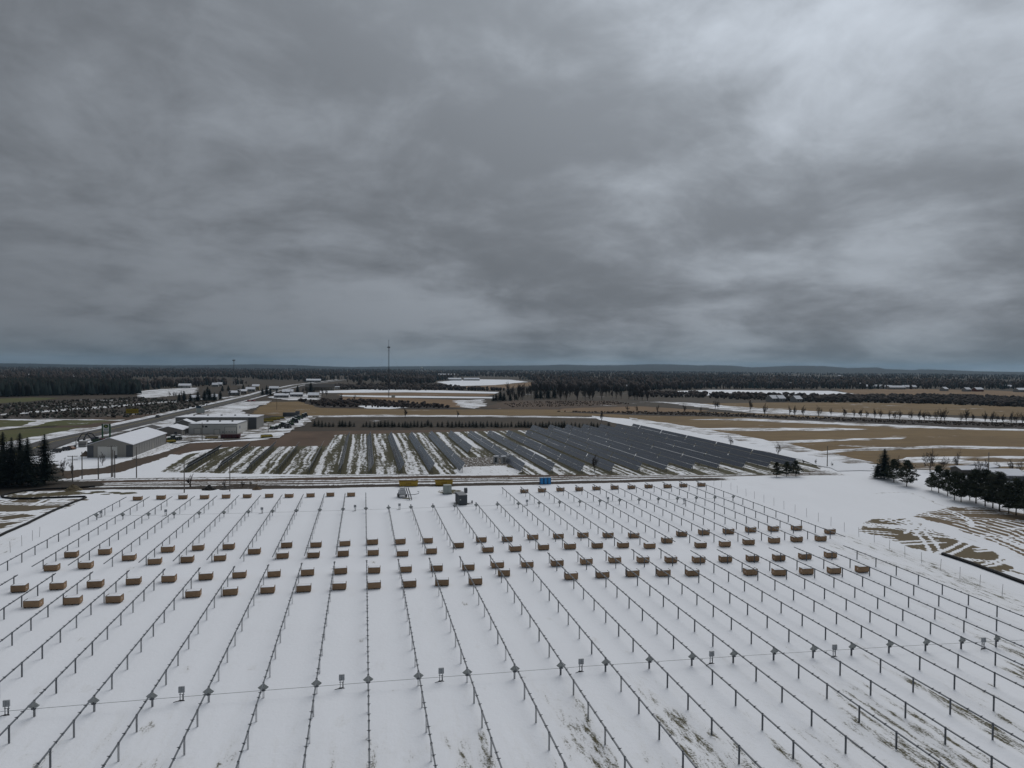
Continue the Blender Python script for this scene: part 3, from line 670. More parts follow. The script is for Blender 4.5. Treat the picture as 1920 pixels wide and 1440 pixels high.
# ------------------------------------------------------------------ finished solar array behind the track
TILT = math.radians(57); AZC = 1.75
pm = bpy.data.materials.new('solar_glass'); pm.use_nodes = True; n = NT(pm.node_tree)
co = n('ShaderNodeTexCoord').outputs['Object']
rn_ = n('ShaderNodeObjectInfo').outputs['Random']
cw = n.mix(n.math('ADD', n.math('MULTIPLY', n.noise(co, .35, 3), .6), n.math('MULTIPLY', rn_, .4)), (.056, .064, .086), (.085, .094, .120))
bs = n('ShaderNodeBsdfPrincipled', {'Base Color': cw, 'Roughness': .22, 'Specular IOR Level': .6})
n('ShaderNodeOutputMaterial', {0: bs.outputs[0]})
BACK = mat('panel_back', (.045, .048, .052), .7, .1)
ALU = mat('aluminium_frame', (.26, .28, .31), .5, .1)
SEC_N, MODW, MODL = 27, 1.02, 1.42
def panel_table(nm):
    m = MB(); fr = MB(); bk = MB(); L = nm*MODW
    for r_ in (0, 1):
        a = -MODL-.09 if r_ == 0 else .09
        for k in range(nm):
            y = k*MODW+.02; m.add([(a, y, .02), (a+MODL, y, .02), (a+MODL, y+MODW-.04, .02), (a, y+MODW-.04, .02)], [(0, 1, 2, 3)])
        for x in (a-.012, a+MODL+.012): fr.box((x, L/2, .005), (.045, L, .045))
        bk.add([(a, 0, -.012), (a+MODL, 0, -.012), (a+MODL, L, -.012), (a, L, -.012)], [(0, 3, 2, 1)])
        for k in range(nm+1): fr.box((a+MODL/2, k*MODW, .003), (MODL, .03, .04))
    return m.mesh('panel_glass'), fr.mesh('panel_frame'), bk.mesh('panel_back')
TAB = {}
def table_for(nm):
    if nm not in TAB:
        g_, f_, b_ = panel_table(nm); g_.materials.append(pm); f_.materials.append(ALU); b_.materials.append(BACK); TAB[nm] = (g_, f_, b_)
    return TAB[nm]
apost = MB(); apost.box((0, 0, .8), (.16, .16, 1.9)); apost = apost.mesh('post'); apost.materials.append(STEEL)
for k in range(-6, 16):
    x = 2.3+9.53*k
    y0 = {-6: 240, -5: 241, -4: 235.5, -3: 231.5, -2: 231, 4: 273}.get(k, float(np.interp(k, [-1, 3, 7, 8, 15], [229.5, 225, 218.5, 217, 219])))
    y1 = {-6: 294, -5: 301, -4: 305, -3: 298, -2: 301}.get(k, 342 if k < 9 else 371)
    t = thing('solar_array_row', 'tilted row of dark solar panels in the finished array, %s from left' % nth(k+7), 'solar panels', (x, y0, gz(x, y0)), 0, 'rows of the finished solar array')
    y = 0.0
    tl = MB().path([(0, -.6, AZC), (0, y1-y0+.4, AZC)], .16, .16); obj('torque_tube', tl, STEEL, t)
    while y < y1-y0-3:
        nm = int(min(SEC_N, (y1-y0-y)/MODW)); g_, f_, b_ = table_for(nm)
        o = obj('panel_table', g_, None, t, (0, y, AZC+.12)); o.rotation_euler = (0, -TILT+rnd.gauss(0, .02), 0)
        obj('panel_frame', f_, None, o); obj('panel_back', b_, None, o)
        y += nm*MODW+.75
    yy = .4
    while yy < y1-y0:
        obj('post', apost, None, t, (0, yy, 0)); yy += 7.1

# ------------------------------------------------------------------ plants
def leafmesh(name, tris, m): me = bpy.data.meshes.new(name); v = [p for t in tris for p in t]; me.from_pydata([tuple(p) for p in v], [], [(3*i, 3*i+1, 3*i+2) for i in range(len(tris))]); me.materials.append(m); return me
def bare_tree(seed, H=1.0, depth=5, spread=.6, lean=.0, low=.22):
    r = random.Random(seed); m = MB(); tw = []
    def seg(a, b, r0, r1): m.tube(a, b, r0, r1, 4 if r0 > .02 else 3, False)
    def grow(p, dr, ln, rad, dep):
        q = p+dr*ln*.5+Vector((r.gauss(0, .03), r.gauss(0, .03), 0))*ln; e = q+(dr+Vector((0, 0, .12)))*ln*.5
        seg(p, q, rad, rad*.85); seg(q, e, rad*.85, rad*.68)
        if dep == 0:
            for _ in range(8):
                dv = (dr+Vector((r.gauss(0, .55), r.gauss(0, .55), r.gauss(.15, .4)))).normalized()*ln*r.uniform(.7, 1.4); s_ = q.lerp(e, r.random()); w = dv.orthogonal().normalized()*.0046
                tw.append((s_-w, s_+w, s_+dv))
            return
        nc = 4 if dep == depth else r.choice((2, 3, 3))
        for c in range(nc):
            ang = 2*math.pi*(c/nc+r.random()*.3); o = dr.orthogonal().normalized(); o = Matrix.Rotation(ang, 3, dr) @ o
            lead = c == 0                       # one leader keeps climbing, the rest spread
            d2 = (dr+o*spread*(.25 if lead else r.uniform(.8, 1.5))+Vector((0, 0, .30))).normalized()
            st0 = e if lead else (p.lerp(e, r.uniform(.45, 1)) if dep == depth else p.lerp(e, r.uniform(.3, 1)))
            grow(st0, d2, ln*(r.uniform(.82, .95) if lead else r.uniform(.55, .80)), rad*(.74 if lead else .5), dep-1)
    grow(Vector((0, 0, -.01)), Vector((lean, 0, 1)).normalized(), low, .026, depth)
    zm = max([v[2] for v in m.v]+[t[2].z for t in tw]); k = 1/zm
    m.v = [(a*k, b*k, c*k) for a, b, c in m.v]; tw = [tuple(p*k for p in t) for t in tw]
    wood = m.mesh('trunk'); wood.materials.append(BARK)
    return wood, leafmesh('crown', tw, TWIG)
def spruce(seed, levels=28, per=13, wide=.285, start=.10, mt=None):
    r = random.Random(seed); tr = MB().tube((0, 0, -.02), (0, 0, .97), .013, .002, 6, False).mesh('trunk'); tr.materials.append(BARK); T = []; nb = levels*per
    for b in range(nb):
        f = ((b+r.random())/nb)**.82; z = start+(1-start)*f*.985; R = wide*(1-f)**.8*r.uniform(.55, 1.12)+.012
        a = b*2.39996+r.gauss(0, .3); c, s_ = math.cos(a), math.sin(a); sd = Vector((-s_, c, 0)); fw = Vector((c, s_, 0)); drop = r.uniform(.10, .30)+.22*(1-f); prev = Vector((0, 0, z))
        for j in range(1, 5):
            t = j/4; p = Vector((c*R*t, s_*R*t, z-R*drop*t+R*.22*t*t)); w = R*.30*(1.1-t*.8)+.006; m_ = prev.lerp(p, .35)
            for q in (-1, 1): T.append((prev, p, m_+sd*(q*w*r.uniform(.7, 1.2))+fw*(R*.20)+Vector((0, 0, -w*r.uniform(.1, .5)))))
            if j < 4: T.append((prev, p, m_+fw*R*.1+sd*r.gauss(0, .3*w)+Vector((0, 0, -w*r.uniform(.4, .9)))))
            prev = p
        T.append((prev-sd*.004, prev+sd*.004, prev+fw*R*.12))
    for q in (0, 1.57): u = Vector((math.cos(q), math.sin(q), 0))*.01; T.append((Vector((0, 0, .93))-u, Vector((0, 0, .93))+u, Vector((0, 0, 1.0))))
    return tr, leafmesh('crown', T, mt or NEED)
def pine(seed, clumps=150, wide=.33, start=.16):
    r = random.Random(seed); m = MB().tube((0, 0, -.02), (.01, 0, .9), .016, .004, 6, False); T = []
    for k in range(clumps):
        f = start+(1-start)*((k+r.random())/clumps)**1.1; R = wide*(min(1, (f-start)*5+.45))*(1-.9*max(0, f-.35)**1.2/.65**1.2)*r.uniform(.35, 1.1); a = r.random()*6.283
        p = Vector((math.cos(a)*R, math.sin(a)*R, f+R*.12)); m.tube((0, 0, f-R*.25), p, .004, .0015, 3, False)
        cs = .05*r.uniform(.7, 1.3)
        for j in range(20):
            dv = Vector((r.gauss(0, 1), r.gauss(0, 1), r.gauss(.1, .55))).normalized()*cs*r.uniform(.7, 1.5); s_ = dv.orthogonal().normalized()*cs*.24
            q = p+Vector((r.gauss(0, cs*.6), r.gauss(0, cs*.6), r.gauss(0, cs*.3))); T.append((q-s_, q+s_, q+dv))
    tr = m.mesh('trunk'); tr.materials.append(BARK)
    return tr, leafmesh('crown', T, NEEDP)
BARE = [bare_tree(k, depth=5, spread=(.55, .7, .5, .62, .75)[k], low=.22) for k in range(5)]
BUSH = [bare_tree(20+k, depth=4, spread=.95, low=.10) for k in range(3)]
SPRU = [spruce(k) for k in range(3)]
PINE = [pine(k) for k in range(4)]
TPINE = [pine(60+k, 130, .31, .19) for k in range(4)]
SMALL = [spruce(40+k, 12, 10, .42, .03) for k in range(3)]
def tree(kind, protos, p, h, label, cat, group=None, wide=1.0, k=None):
    tr, cr = protos[rnd.randrange(len(protos)) if k is None else k]
    t = thing(kind, label, cat, p, rnd.uniform(0, 6.28), group, (h*wide, h*wide, h))
    obj('trunk', tr, None, t); obj('crown', cr, None, t); return t
def tree_px(kind, protos, px, py, top, label, cat, group=None, wide=1.0, k=None):
    return tree(kind, protos, on(px, py), tall(px, py, top), label, cat, group, wide, k)
for k, (px, py, tp) in enumerate([(-26, 912, 812), (6, 905, 808), (22, 912, 818), (38, 908, 810), (52, 912, 818), (84, 908, 812), (-8, 915, 822)]):
    pos_ = ('outermost at the left edge', 'third in the dark group at left', 'short one inside the dark group at left', 'tallest inside the dark group at left', 'right of the dark group at left', 'standing apart right of the dark group, by the white shed', 'in front at the left edge')[k]
    tree_px('spruce_tree', SPRU, px, py, tp, 'tall dark spruce, '+pos_, 'tree', 'spruces at left edge', 1.15)
# bare trees and bushes by the sheds
for px, py, tp, lb in [(118, 892, 856, 'spindly bare tree right of the big spruces'), (192, 873, 845, 'small bare tree before the white door of the grey shed'), (357, 912, 884, 'round bare bush beside the pole at the track'), (134, 888, 862, 'thin bare shrub behind the crossarm pole'),
                       (421, 913, 896, 'thin bare shrub near the track, left of the dark pole'), (455, 913, 899, 'low bare shrub on the track verge'), (470, 910, 901, 'tiny bare shrub on the track verge, right of the pole')]:
    big = tp < 870
    tree_px('bare_tree' if big else 'bare_bush', BARE if big else BUSH, px, py, tp, lb, 'tree' if big else 'shrub')
for px, py, tp, lb in [(1115, 884, 848, 'pale bare tree standing before the right part of the solar array'), (1370, 838, 812, 'small bare tree on the snow strip behind the array'), (1459, 854, 826, 'bare tree on the snow strip near the array corner'), (1128, 790, 769, 'lone thin bare tree at the end of the small conifer row'),
                       (760, 783, 762, 'clump of bare trunks at the meadow edge behind the array'), (858, 782, 768, 'small dense bare tree at the meadow edge behind the array'), (1506, 869, 860, 'small bare bush right of the array corner'), (1530, 870, 859, 'bare bush near the pole by the array corner'), (1560, 874, 865, 'tiny bare bush right of the pole by the array corner')]:
    tree_px('bare_tree', BARE if py-tp > 18 else BUSH, px, py, tp, lb, 'tree' if py-tp > 18 else 'shrub')
# dark conifers round the right end of the track
for px, py, tp, wd, lb in [(1456, 894, 867, 1.25, 'leftmost low bushy pine at the right end of the array'), (1475, 893, 866, 1.25, 'middle low bushy pine at the right end of the array'), (1492, 893, 864, 1.2, 'rightmost low bushy pine at the right end of the array')]:
    tree_px('pine_tree', PINE, px, py, tp, lb, 'tree', 'low pines by the array', wd)
tree_px('spruce_tree', SPRU, 1658, 898, 840, 'tall narrow spruce of the dark trio in the snow at right', 'tree', None, 1.5)
tree_px('pine_tree', PINE, 1676, 904, 862, 'middle pine of the dark trio in the snow at right', 'tree', None, 1.3)
tree_px('pine_tree', PINE, 1700, 912, 864, 'round pine of the dark trio in the snow at right', 'tree', None, 1.2)
tree_px('spruce_tree', SPRU, 1645, 896, 868, 'shortest spruce at the left foot of the dark trio', 'tree', None, 1.6)
row_px = [(1745, 922, 878), (1760, 926, 874), (1775, 930, 880), (1789, 934, 878), (1803, 938, 882), (1817, 941, 884), (1831, 945, 884), (1846, 949, 888), (1861, 953, 888), (1876, 957, 894), (1891, 961, 897), (1906, 965, 900), (1921, 969, 902), (1938, 974, 905)]
for k, (px, py, tp) in enumerate(row_px):
    tree_px('pine_tree', TPINE, px+rnd.gauss(0, 1.5), py+rnd.gauss(0, 2.0), tp+rnd.gauss(0, 3.5), 'dark pine in the dense windbreak at right edge, %s from left' % nth(k+1), 'tree', 'pine windbreak at right edge', rnd.uniform(1.0, 1.3))
for k, (px, py, tp) in enumerate([(1744, 884, 835), (1795, 884, 836), (1770, 884, 850), (1834, 892, 857), (1848, 890, 858), (1895, 888, 858), (1912, 892, 856), (1930, 890, 850), (1682, 886, 850), (1870, 884, 862)]):
    tree_px('bare_tree', BARE, px, py, tp, 'bare tree behind the pine windbreak at right, %s from left' % nth(sorted([1744, 1795, 1770, 1834, 1848, 1895, 1912, 1930, 1682, 1870]).index(px)+1), 'tree', 'bare trees by the house at right')
# young conifer row behind the array
k = 0; xk = 590.0
rr = random.Random(5)
while xk < 1142:
    gap = any(a < xk < b for a, b in ((627, 634), (668, 676), (815, 819), (830, 838)))
    if not gap:
        k += 1; py = float(np.interp(xk, [586, 800, 1000, 1142], [800, 800.5, 801, 803]))+rr.gauss(0, .5)
        tree_px('young_conifer', SMALL, xk, py, py-rr.uniform(8, 14), 'small dark conifer in the row behind the array, %s from left' % nth(k), 'tree', 'young conifer row', rr.uniform(1.3, 1.9))
    xk += rr.uniform(4.5, 8.5)
# hedgerow of bare trees across the right-hand fields
hedge = [(1176, 772, 758), (1194, 773, 759), (1233, 775, 757), (1283, 775, 755), (1314, 775, 760), (1341, 767, 747), (1406, 773, 742), (1346, 767, 749), (1434, 781, 753), (1480, 780, 755), (1490, 781, 759), (1506, 782, 757), (1535, 781, 756), (1558, 780, 762), (1583, 783, 761), (1601, 783, 764), (1614, 784, 763), (1625, 784, 766), (1640, 785, 764), (1651, 785, 766), (1668, 786, 765), (1678, 787, 767), (1687, 786, 766), (1708, 788, 765), (1724, 788, 767), (1733, 788, 768), (1742, 789, 767), (1756, 790, 763), (1764, 790, 765), (1771, 790, 763), (1802, 791, 768), (1812, 791, 764), (1824, 792, 771), (1847, 793, 768), (1860, 796, 770), (1868, 794, 769), (1881, 794, 774), (1896, 795, 769), (1906, 796, 768), (1917, 796, 772), (1930, 797, 768)]
hedge.sort()
for k, (px, py, tp) in enumerate(hedge):
    tree_px('bare_tree', BARE, px, py, tp, 'leafless tree of the field hedgerow at right, %s from left' % nth(k+1), 'tree', 'hedgerow trees across the fields', rnd.uniform(.8, 1.15))
# copse in the middle distance
cop = [(930, 752, 737), (938, 752, 732), (945, 752, 735), (957, 752, 738), (1006, 748, 731), (1014, 748, 729), (1028, 748, 728), (1039, 747, 727), (925, 752, 740), (968, 750, 738)]
for k, (px, py, tp) in enumerate(sorted(cop)):
    tree_px('spruce_tree', SPRU, px, py, tp, 'dark conifer in the far copse behind the fields, %s from left' % nth(k+1), 'tree', 'conifers of the far copse', 1.5)
rr = random.Random(9); bc = sorted([(rr.uniform(950, 1215), 0, 0) for _ in range(95)])
for k, (px, _, _) in enumerate(bc):
    py = rr.uniform(738, 752); tree_px('bare_tree', BARE, px, py, py-rr.uniform(17, 29), 'bare tree of the far copse behind the fields, %s from left' % nth(k+1), 'tree', 'bare trees of the far copse', rr.uniform(.7, 1.1))
# village trees round the houses
vil = [(336, 753, 736), (345, 753, 732), (357, 754, 737), (371, 753, 733), (383, 752, 731), (389, 750, 724), (393, 751, 729), (402, 752, 735), (413, 749, 732), (492, 741, 727), (500, 741, 722), (507, 742, 727), (519, 745, 729), (558, 740, 722), (583, 738, 716), (417, 734, 722), (428, 733, 722), (456, 733, 720), (466, 732, 721)]
for k, (px, py, tp) in enumerate(sorted(vil)):
    tree_px('spruce_tree', SPRU, px, py, tp, 'dark conifer among the far houses at left, %s from left' % nth(k+1), 'tree', 'village conifers', 1.4)
for k, (px, py, tp) in enumerate(sorted([(318, 744, 731), (326, 744, 733), (330, 745, 734), (340, 744, 730), (430, 742, 726), (448, 742, 724), (528, 745, 730), (536, 746, 731), (545, 744, 730), (568, 742, 724), (575, 742, 726), (590, 741, 722), (604, 742, 726), (612, 743, 728), (640, 748, 735), (665, 752, 738)])):
    tree_px('bare_tree', BARE, px, py, tp, 'bare tree among the far houses at left, %s from left' % nth(k+1), 'tree', 'village bare trees')

# ------------------------------------------------------------------ woods too far or too dense to count
def wood(name, pts, label, cols, conif=.3, hmin=9, hmax=17, seed=3, m=None, fat=1.0):
    """a mass of low-polygon trees at the given ground points"""
    r = np.random.RandomState(seed); V = []; F_ = []; Cc = []; nb = 0
    for (x, y) in pts:
        z = float(hgt(x, y)); h = r.uniform(hmin, hmax); c = np.array(cols[0 if r.rand() < conif else 1])*r.uniform(.7, 1.3)
        if c is not None and r.rand() < conif:
            w = h*r.uniform(.16, .24)*fat; kk = 5; ph_ = r.rand()*6; ring = [(x+math.cos(ph_+6.283*i/kk)*w*r.uniform(.7, 1.2), y+math.sin(ph_+6.283*i/kk)*w*r.uniform(.7, 1.2), z+h*r.uniform(.04, .16)) for i in range(kk)]
            V += ring+[(x, y, z+h)]; F_ += [(nb+i, nb+(i+1) % kk, nb+kk) for i in range(kk)]; Cc += [np.array(cols[0])*r.uniform(.7, 1.3)]*(kk+1); nb += kk+1
        else:
            w = h*r.uniform(.17, .30)*fat; kk = 5; ph_ = r.rand()*6; cc_ = np.array(cols[1])*r.uniform(.75, 1.3)
            lo_ = [(x+math.cos(ph_+6.283*i/kk)*w*.35, y+math.sin(ph_+6.283*i/kk)*w*.35, z) for i in range(kk)]
            mi = [(x+math.cos(ph_+6.283*i/kk)*w*r.uniform(.7, 1.25), y+math.sin(ph_+6.283*i/kk)*w*r.uniform(.7, 1.25), z+h*r.uniform(.5, .85)) for i in range(kk)]
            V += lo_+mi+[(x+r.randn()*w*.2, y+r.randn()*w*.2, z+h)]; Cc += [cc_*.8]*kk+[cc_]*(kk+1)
            for i in range(kk):
                j = (i+1) % kk; F_ += [(nb+i, nb+j, nb+kk+j), (nb+i, nb+kk+j, nb+kk+i), (nb+kk+i, nb+kk+j, nb+2*kk)]
            nb += 2*kk+1
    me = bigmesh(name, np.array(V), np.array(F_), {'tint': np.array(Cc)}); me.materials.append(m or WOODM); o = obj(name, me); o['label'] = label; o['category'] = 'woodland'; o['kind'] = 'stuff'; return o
WOODM = bpy.data.materials.new('woodland'); WOODM.use_nodes = True; n = NT(WOODM.node_tree)
ti = n('ShaderNodeAttribute', attribute_name='tint').outputs['Color']; pw = n('ShaderNodeNewGeometry').outputs['Position']
tn = n.math('ADD', .55, n.math('MULTIPLY', n.noise(pw, .35, 4, .7), .9))
bs = n('ShaderNodeBsdfPrincipled', {'Base Color': n.vmath('MULTIPLY', ti, n('ShaderNodeCombineXYZ', {0: tn, 1: tn, 2: tn}).outputs[0]), 'Roughness': .95, 'Specular IOR Level': .05}); n('ShaderNodeOutputMaterial', {0: bs.outputs[0]})
CON, DEC = (.020, .027, .026), (.072, .059, .054)
rs = np.random.RandomState(12)
open_px = [[(1180, 752), (1215, 733), (1330, 729.5), (1600, 730), (1860, 730), (1960, 734), (1960, 770), (1200, 770)], [(800, 727), (820, 714), (880, 709.5), (960, 710.5), (1000, 714), (1010, 724), (960, 752), (600, 752), (590, 732), (700, 728)],
           [(-80, 760), (-80, 744), (110, 744), (262, 732), (372, 725), (440, 722), (500, 718), (600, 722), (620, 745), (400, 790), (-80, 790)], [(560, 722), (640, 711), (660, 713), (600, 730), (500, 745)], [(600, 706.5), (690, 704), (690, 708), (600, 712)], [(820, 703.5), (860, 702), (860, 705.5), (820, 706)]]
open_w = [PW(*p) for p in open_px]
na = 60000; aa = YAW+rs.uniform(-.72, .72, na); ra = np.exp(rs.uniform(math.log(1000), math.log(7600), na)); xa, ya = np.sin(aa)*ra, np.cos(aa)*ra
keep = fbm(xa/380, ya/520, 77) > .42
for P in open_w: keep &= ~inside(P, xa, ya)
pts = list(zip(xa[keep], ya[keep]))[:23000]
wood('far_forest', pts, 'dark far-off forest covering the plain below the hills', (CON, DEC), .24, 5, 15, 5)
P = PW((-80, 747), (0, 745), (120, 742), (262, 739.5), (262, 731), (110, 728), (-80, 730)); pts = []
x0, x1, y0, y1 = min(p[0] for p in P), max(p[0] for p in P), min(p[1] for p in P), max(p[1] for p in P)
xa, ya = rs.uniform(x0, x1, 9000), rs.uniform(y0, y1, 9000); kp = inside(P, xa, ya); pts = list(zip(xa[kp], ya[kp]))[:1700]
wood('pine_plantation', pts, 'dense dark pine plantation behind the nursery at far left', (CON, (.026, .026, .024)), .75, 13, 17, 6)
def wood_px(name, poly, n_, label, conif, hmin, hmax, seed, cols=(CON, DEC), fat=2.6):
    P = PW(*poly); x0, x1, y0, y1 = min(p[0] for p in P), max(p[0] for p in P), min(p[1] for p in P), max(p[1] for p in P); q = []
    xa, ya = rs.uniform(x0, x1, n_*12), rs.uniform(y0, y1, n_*12); kp = inside(P, xa, ya); q = list(zip(xa[kp], ya[kp]))[:n_]
    return wood(name, q, label, cols, conif, hmin, hmax, seed, None, fat)
wood_px('nursery_trees', [(-60, 786), (-60, 761), (90, 754), (262, 746), (380, 755), (400, 759), (330, 771), (240, 784), (140, 784)], 1500, 'rows of young nursery trees in the field at far left', .6, .8, 2.2, 7, ((.03, .034, .026), (.05, .042, .034)))
wood_px('thicket', [(1335, 747), (1500, 749), (1640, 744), (1800, 744), (1960, 750), (1960, 766), (1760, 758), (1500, 754)], 1300, 'dark thicket band across the far fields at right', .08, 2.0, 5.5, 8, (CON, (.062, .052, .047)))
wood_px('thicket', [(560, 752), (640, 751), (730, 754), (800, 759), (850, 766), (600, 763)], 360, 'dark brush round the frozen pond in the middle distance', 0, 1.5, 3.5, 9, (CON, (.058, .045, .04)))
wood_px('thicket', [(1040, 772), (1300, 773), (1450, 780), (1660, 788), (1960, 797), (1960, 803), (1660, 793), (1450, 784), (1200, 777)], 1100, 'low brush under the field hedgerow at right', 0, .4, 1.3, 10, (CON, (.075, .058, .046)))
wood_px('thicket', [(620, 724), (800, 722), (900, 730), (960, 733), (760, 732), (640, 731)], 500, 'bare orchard rows in the middle distance', .0, 3, 6, 11, (CON, (.07, .058, .052)))
wood_px('thicket', [(1180, 736), (1420, 742), (1640, 745), (1640, 749), (1400, 748), (1180, 744)], 420, 'belt of bare trees below the far snow field', .08, 2.5, 6, 13, (CON, (.068, .055, .05)))
wood_px('thicket', [(940, 758), (1000, 753), (1150, 752), (1180, 758), (1100, 762), (960, 764)], 520, 'scrubby meadow brush before the far copse', 0, .4, 1.2, 14, (CON, (.085, .062, .05)))
# hills on the skyline
HILL = cover('wooded_hills', (.03, .033, .032), (.042, .042, .042), 0, .004)
prof = [(-700, 690), (-300, 683), (0, 681), (60, 681.5), (120, 683), (240, 684.5), (320, 685), (400, 684), (480, 683), (560, 684.5), (600, 686.5), (660, 688), (720, 687), (800, 686.5), (900, 686), (960, 686), (1020, 686), (1050, 684.8), (1062, 684.8), (1100, 686), (1150, 686), (1220, 684), (1260, 684.3), (1310, 686.3), (1330, 685.8), (1370, 686.6), (1410, 690), (1440, 689), (1480, 686.8), (1545, 687.5), (1590, 691), (1645, 690), (1660, 693), (1715, 695), (1722, 693.6), (1760, 694.2), (1830, 697), (1920, 698.7), (2300, 704), (2700, 708)]
vs = []; fs = []; PX = np.arange(-700, 2701, 5.0); pyv = np.interp(PX, [p[0] for p in prof], [p[1] for p in prof])-1.2*sst(850, 1050, PX)
for i, (px, py) in enumerate(zip(PX, pyv)):
    dd = pxray(float(px), float(py+rnd.gauss(0, .12))); hd = math.hypot(dd.x, dd.y); ux, uy = dd.x/hd, dd.y/hd; slope = dd.z/hd
    top = CH+slope*10500; b1 = float(hgt(0, 7600)); 
    for rr_, zz in ((7600, b1), (8600, b1+(top-b1)*.45+rnd.gauss(0, 1.5)), (9600, b1+(top-b1)*.8+rnd.gauss(0, 1.5)), (10500, top), (12500, float(hgt(0, 12500))-5)):
        vs.append((ux*rr_, uy*rr_, zz))
for i in range(len(PX)-1):
    for j in range(4): a = i*5+j; fs.append((a, a+5, a+6, a+1))
me = bpy.data.meshes.new('hills'); me.from_pydata(vs, [], fs); me.materials.append(HILL); struct(obj('hills', me))

# ------------------------------------------------------------------ buildings of the farm dealer's yard
GREYW = mat('grey_cladding', (.37, .35, .31), .6, .06, .6)
GREYD = mat('dark_cladding', (.105, .11, .12), .6, .06, .6)
GREYS = mat('mid_grey_cladding', (.27, .265, .255), .6, .06, .6)
WHITEW = mat('white_block', (.50, .50, .48), .8, .08, .8)
DOORW = mat('white_door', (.58, .57, .53), .6, .05)
ROOFS = mat('snowy_roof', (.72, .74, .79), .85, .05, .3, bump=.2)
ROOFD = mat('dark_roof', (.085, .08, .078), .9, .12, .6)
TRIM = mat('trim_dark', (.06, .06, .065), .6)
def gable(t, w, d, eave, ridge, wall_m, roof_m, over=.4, along='y'):
    """four walls with two gables and two roof slabs, centred on the thing's origin"""
    def sw(v): return v if along == 'y' else (v[1], v[0], v[2])
    a, b = w/2, d/2
    vs = [(-a, -b, 0), (a, -b, 0), (a, -b, eave), (0, -b, ridge), (-a, -b, eave), (-a, b, 0), (a, b, 0), (a, b, eave), (0, b, ridge), (-a, b, eave)]
    fs = [(0, 1, 2, 3, 4), (6, 5, 9, 8, 7), (1, 6, 7, 2), (5, 0, 4, 9)]
    if along == 'x': fs = [tuple(reversed(f)) for f in fs]
    obj('wall', MB().add([sw(v) for v in vs], fs), wall_m, t)
    k = (ridge-eave)/a
    for s_ in (-1, 1):
        top = [(0, -b-over, ridge+.08), (0, b+over, ridge+.08), (s_*(a+over), b+over, eave-k*over+.08), (s_*(a+over), -b-over, eave-k*over+.08)]
        bot = [(x, y, z-.22 if False else z+.16) for x, y, z in top]
        V = [sw(v) for v in top+bot]; fl = (s_ > 0) != (along == 'x')
        F_ = [(0, 1, 2, 3), (7, 6, 5, 4), (0, 4, 5, 1), (1, 5, 6, 2), (2, 6, 7, 3), (3, 7, 4, 0)]
        if not fl: F_ = [tuple(reversed(f)) for f in F_]
        obj('roof', MB().add(V, F_), roof_m, t)
sh = thing('storage_shed', 'long grey metal shed with snow covered gable roof and white sliding door', 'shed', (-90.3, 304.0, 0), 0)
gable(sh, 15.0, 45.0, 4.5, 7.0, GREYW, ROOFS)
for s_ in (-1, 1): obj('side_bay', MB().box((s_*6.45, -22.53, 2.25), (2.1, .06, 4.3)), GREYD, sh)
for s_ in (-1, 1): obj('sliding_door', MB().box((-.75+s_*1.62, -22.56, 1.95), (3.2, .10, 3.9)).box((-.75+s_*1.62, -22.62, 3.92), (3.26, .05, .12)), DOORW, sh)
obj('wall_panel', MB().box((7.53, 0, 2.2), (.06, 44.6, 4.3)), GREYS, sh)
obj('side_door', MB().box((7.58, 3.0, 1.2), (.05, 1.6, 2.4)), GREYW, sh)
obj('corner_post', MB().box((7.56, -22.5, 2.25), (.2, .2, 4.5)), TRIM, sh); obj('corner_post', MB().box((7.57, 22.4, 2.25), (.2, .5, 4.5)), mat('rust_red', (.12, .045, .035), .8), sh)
for k in range(14): obj('cladding_rib', MB().box((7.60, -20.9+k*3.2, 2.2), (.05, .12, 4.2)), GREYS, sh)
of = thing('office', 'small tan grey gabled office with snowy roof by the white building', 'building', (-90.3, 368.0, 0), 0)
gable(of, 12.0, 15.5, 2.9, 4.5, mat('tan_siding', (.21, .19, .17), .8, .06), ROOFS)
obj('window', MB().box((3.2, -7.78, 1.6), (1.2, .06, 1.0)), GLASS, of); obj('window', MB().box((-2.5, -7.78, 1.6), (1.2, .06, 1.0)), GLASS, of); obj('door', MB().box((6.03, -4.0, 1.05), (.06, 1.0, 2.1)), DOORW, of)
obj('corner_post', MB().box((6.02, -7.74, 1.45), (.14, .14, 2.85)), DOORW, of)
an = thing('office_annex', 'low dark roofed wing left of the gabled office', 'building', (-102.5, 372.0, 0), 0)
gable(an, 11, 13, 2.5, 3.9, mat('tan_siding', (.21, .19, .17)), ROOFD)
a2 = thing('gabled_porch', 'small snow roofed gable between office and large warehouse', 'building', (-89.0, 386.0, 0), 0)
gable(a2, 9, 7, 4.2, 6.0, GREYS, ROOFS)
wb = thing('workshop', 'white flat roofed workshop with garage doors facing the yard', 'building', (-71.0, 377.0, 0), -.07)
obj('wall', MB().box((0, 0, 2.5), (22.6, 21.0, 5.0)), WHITEW, wb); obj('parapet', MB().box((0, 0, 5.12), (22.9, 21.3, .24)), mat('parapet_grey', (.30, .31, .32), .7), wb)
obj('roof_snow', MB().box((0, 0, 5.29), (22.0, 20.4, .08)), ROOFS, wb)
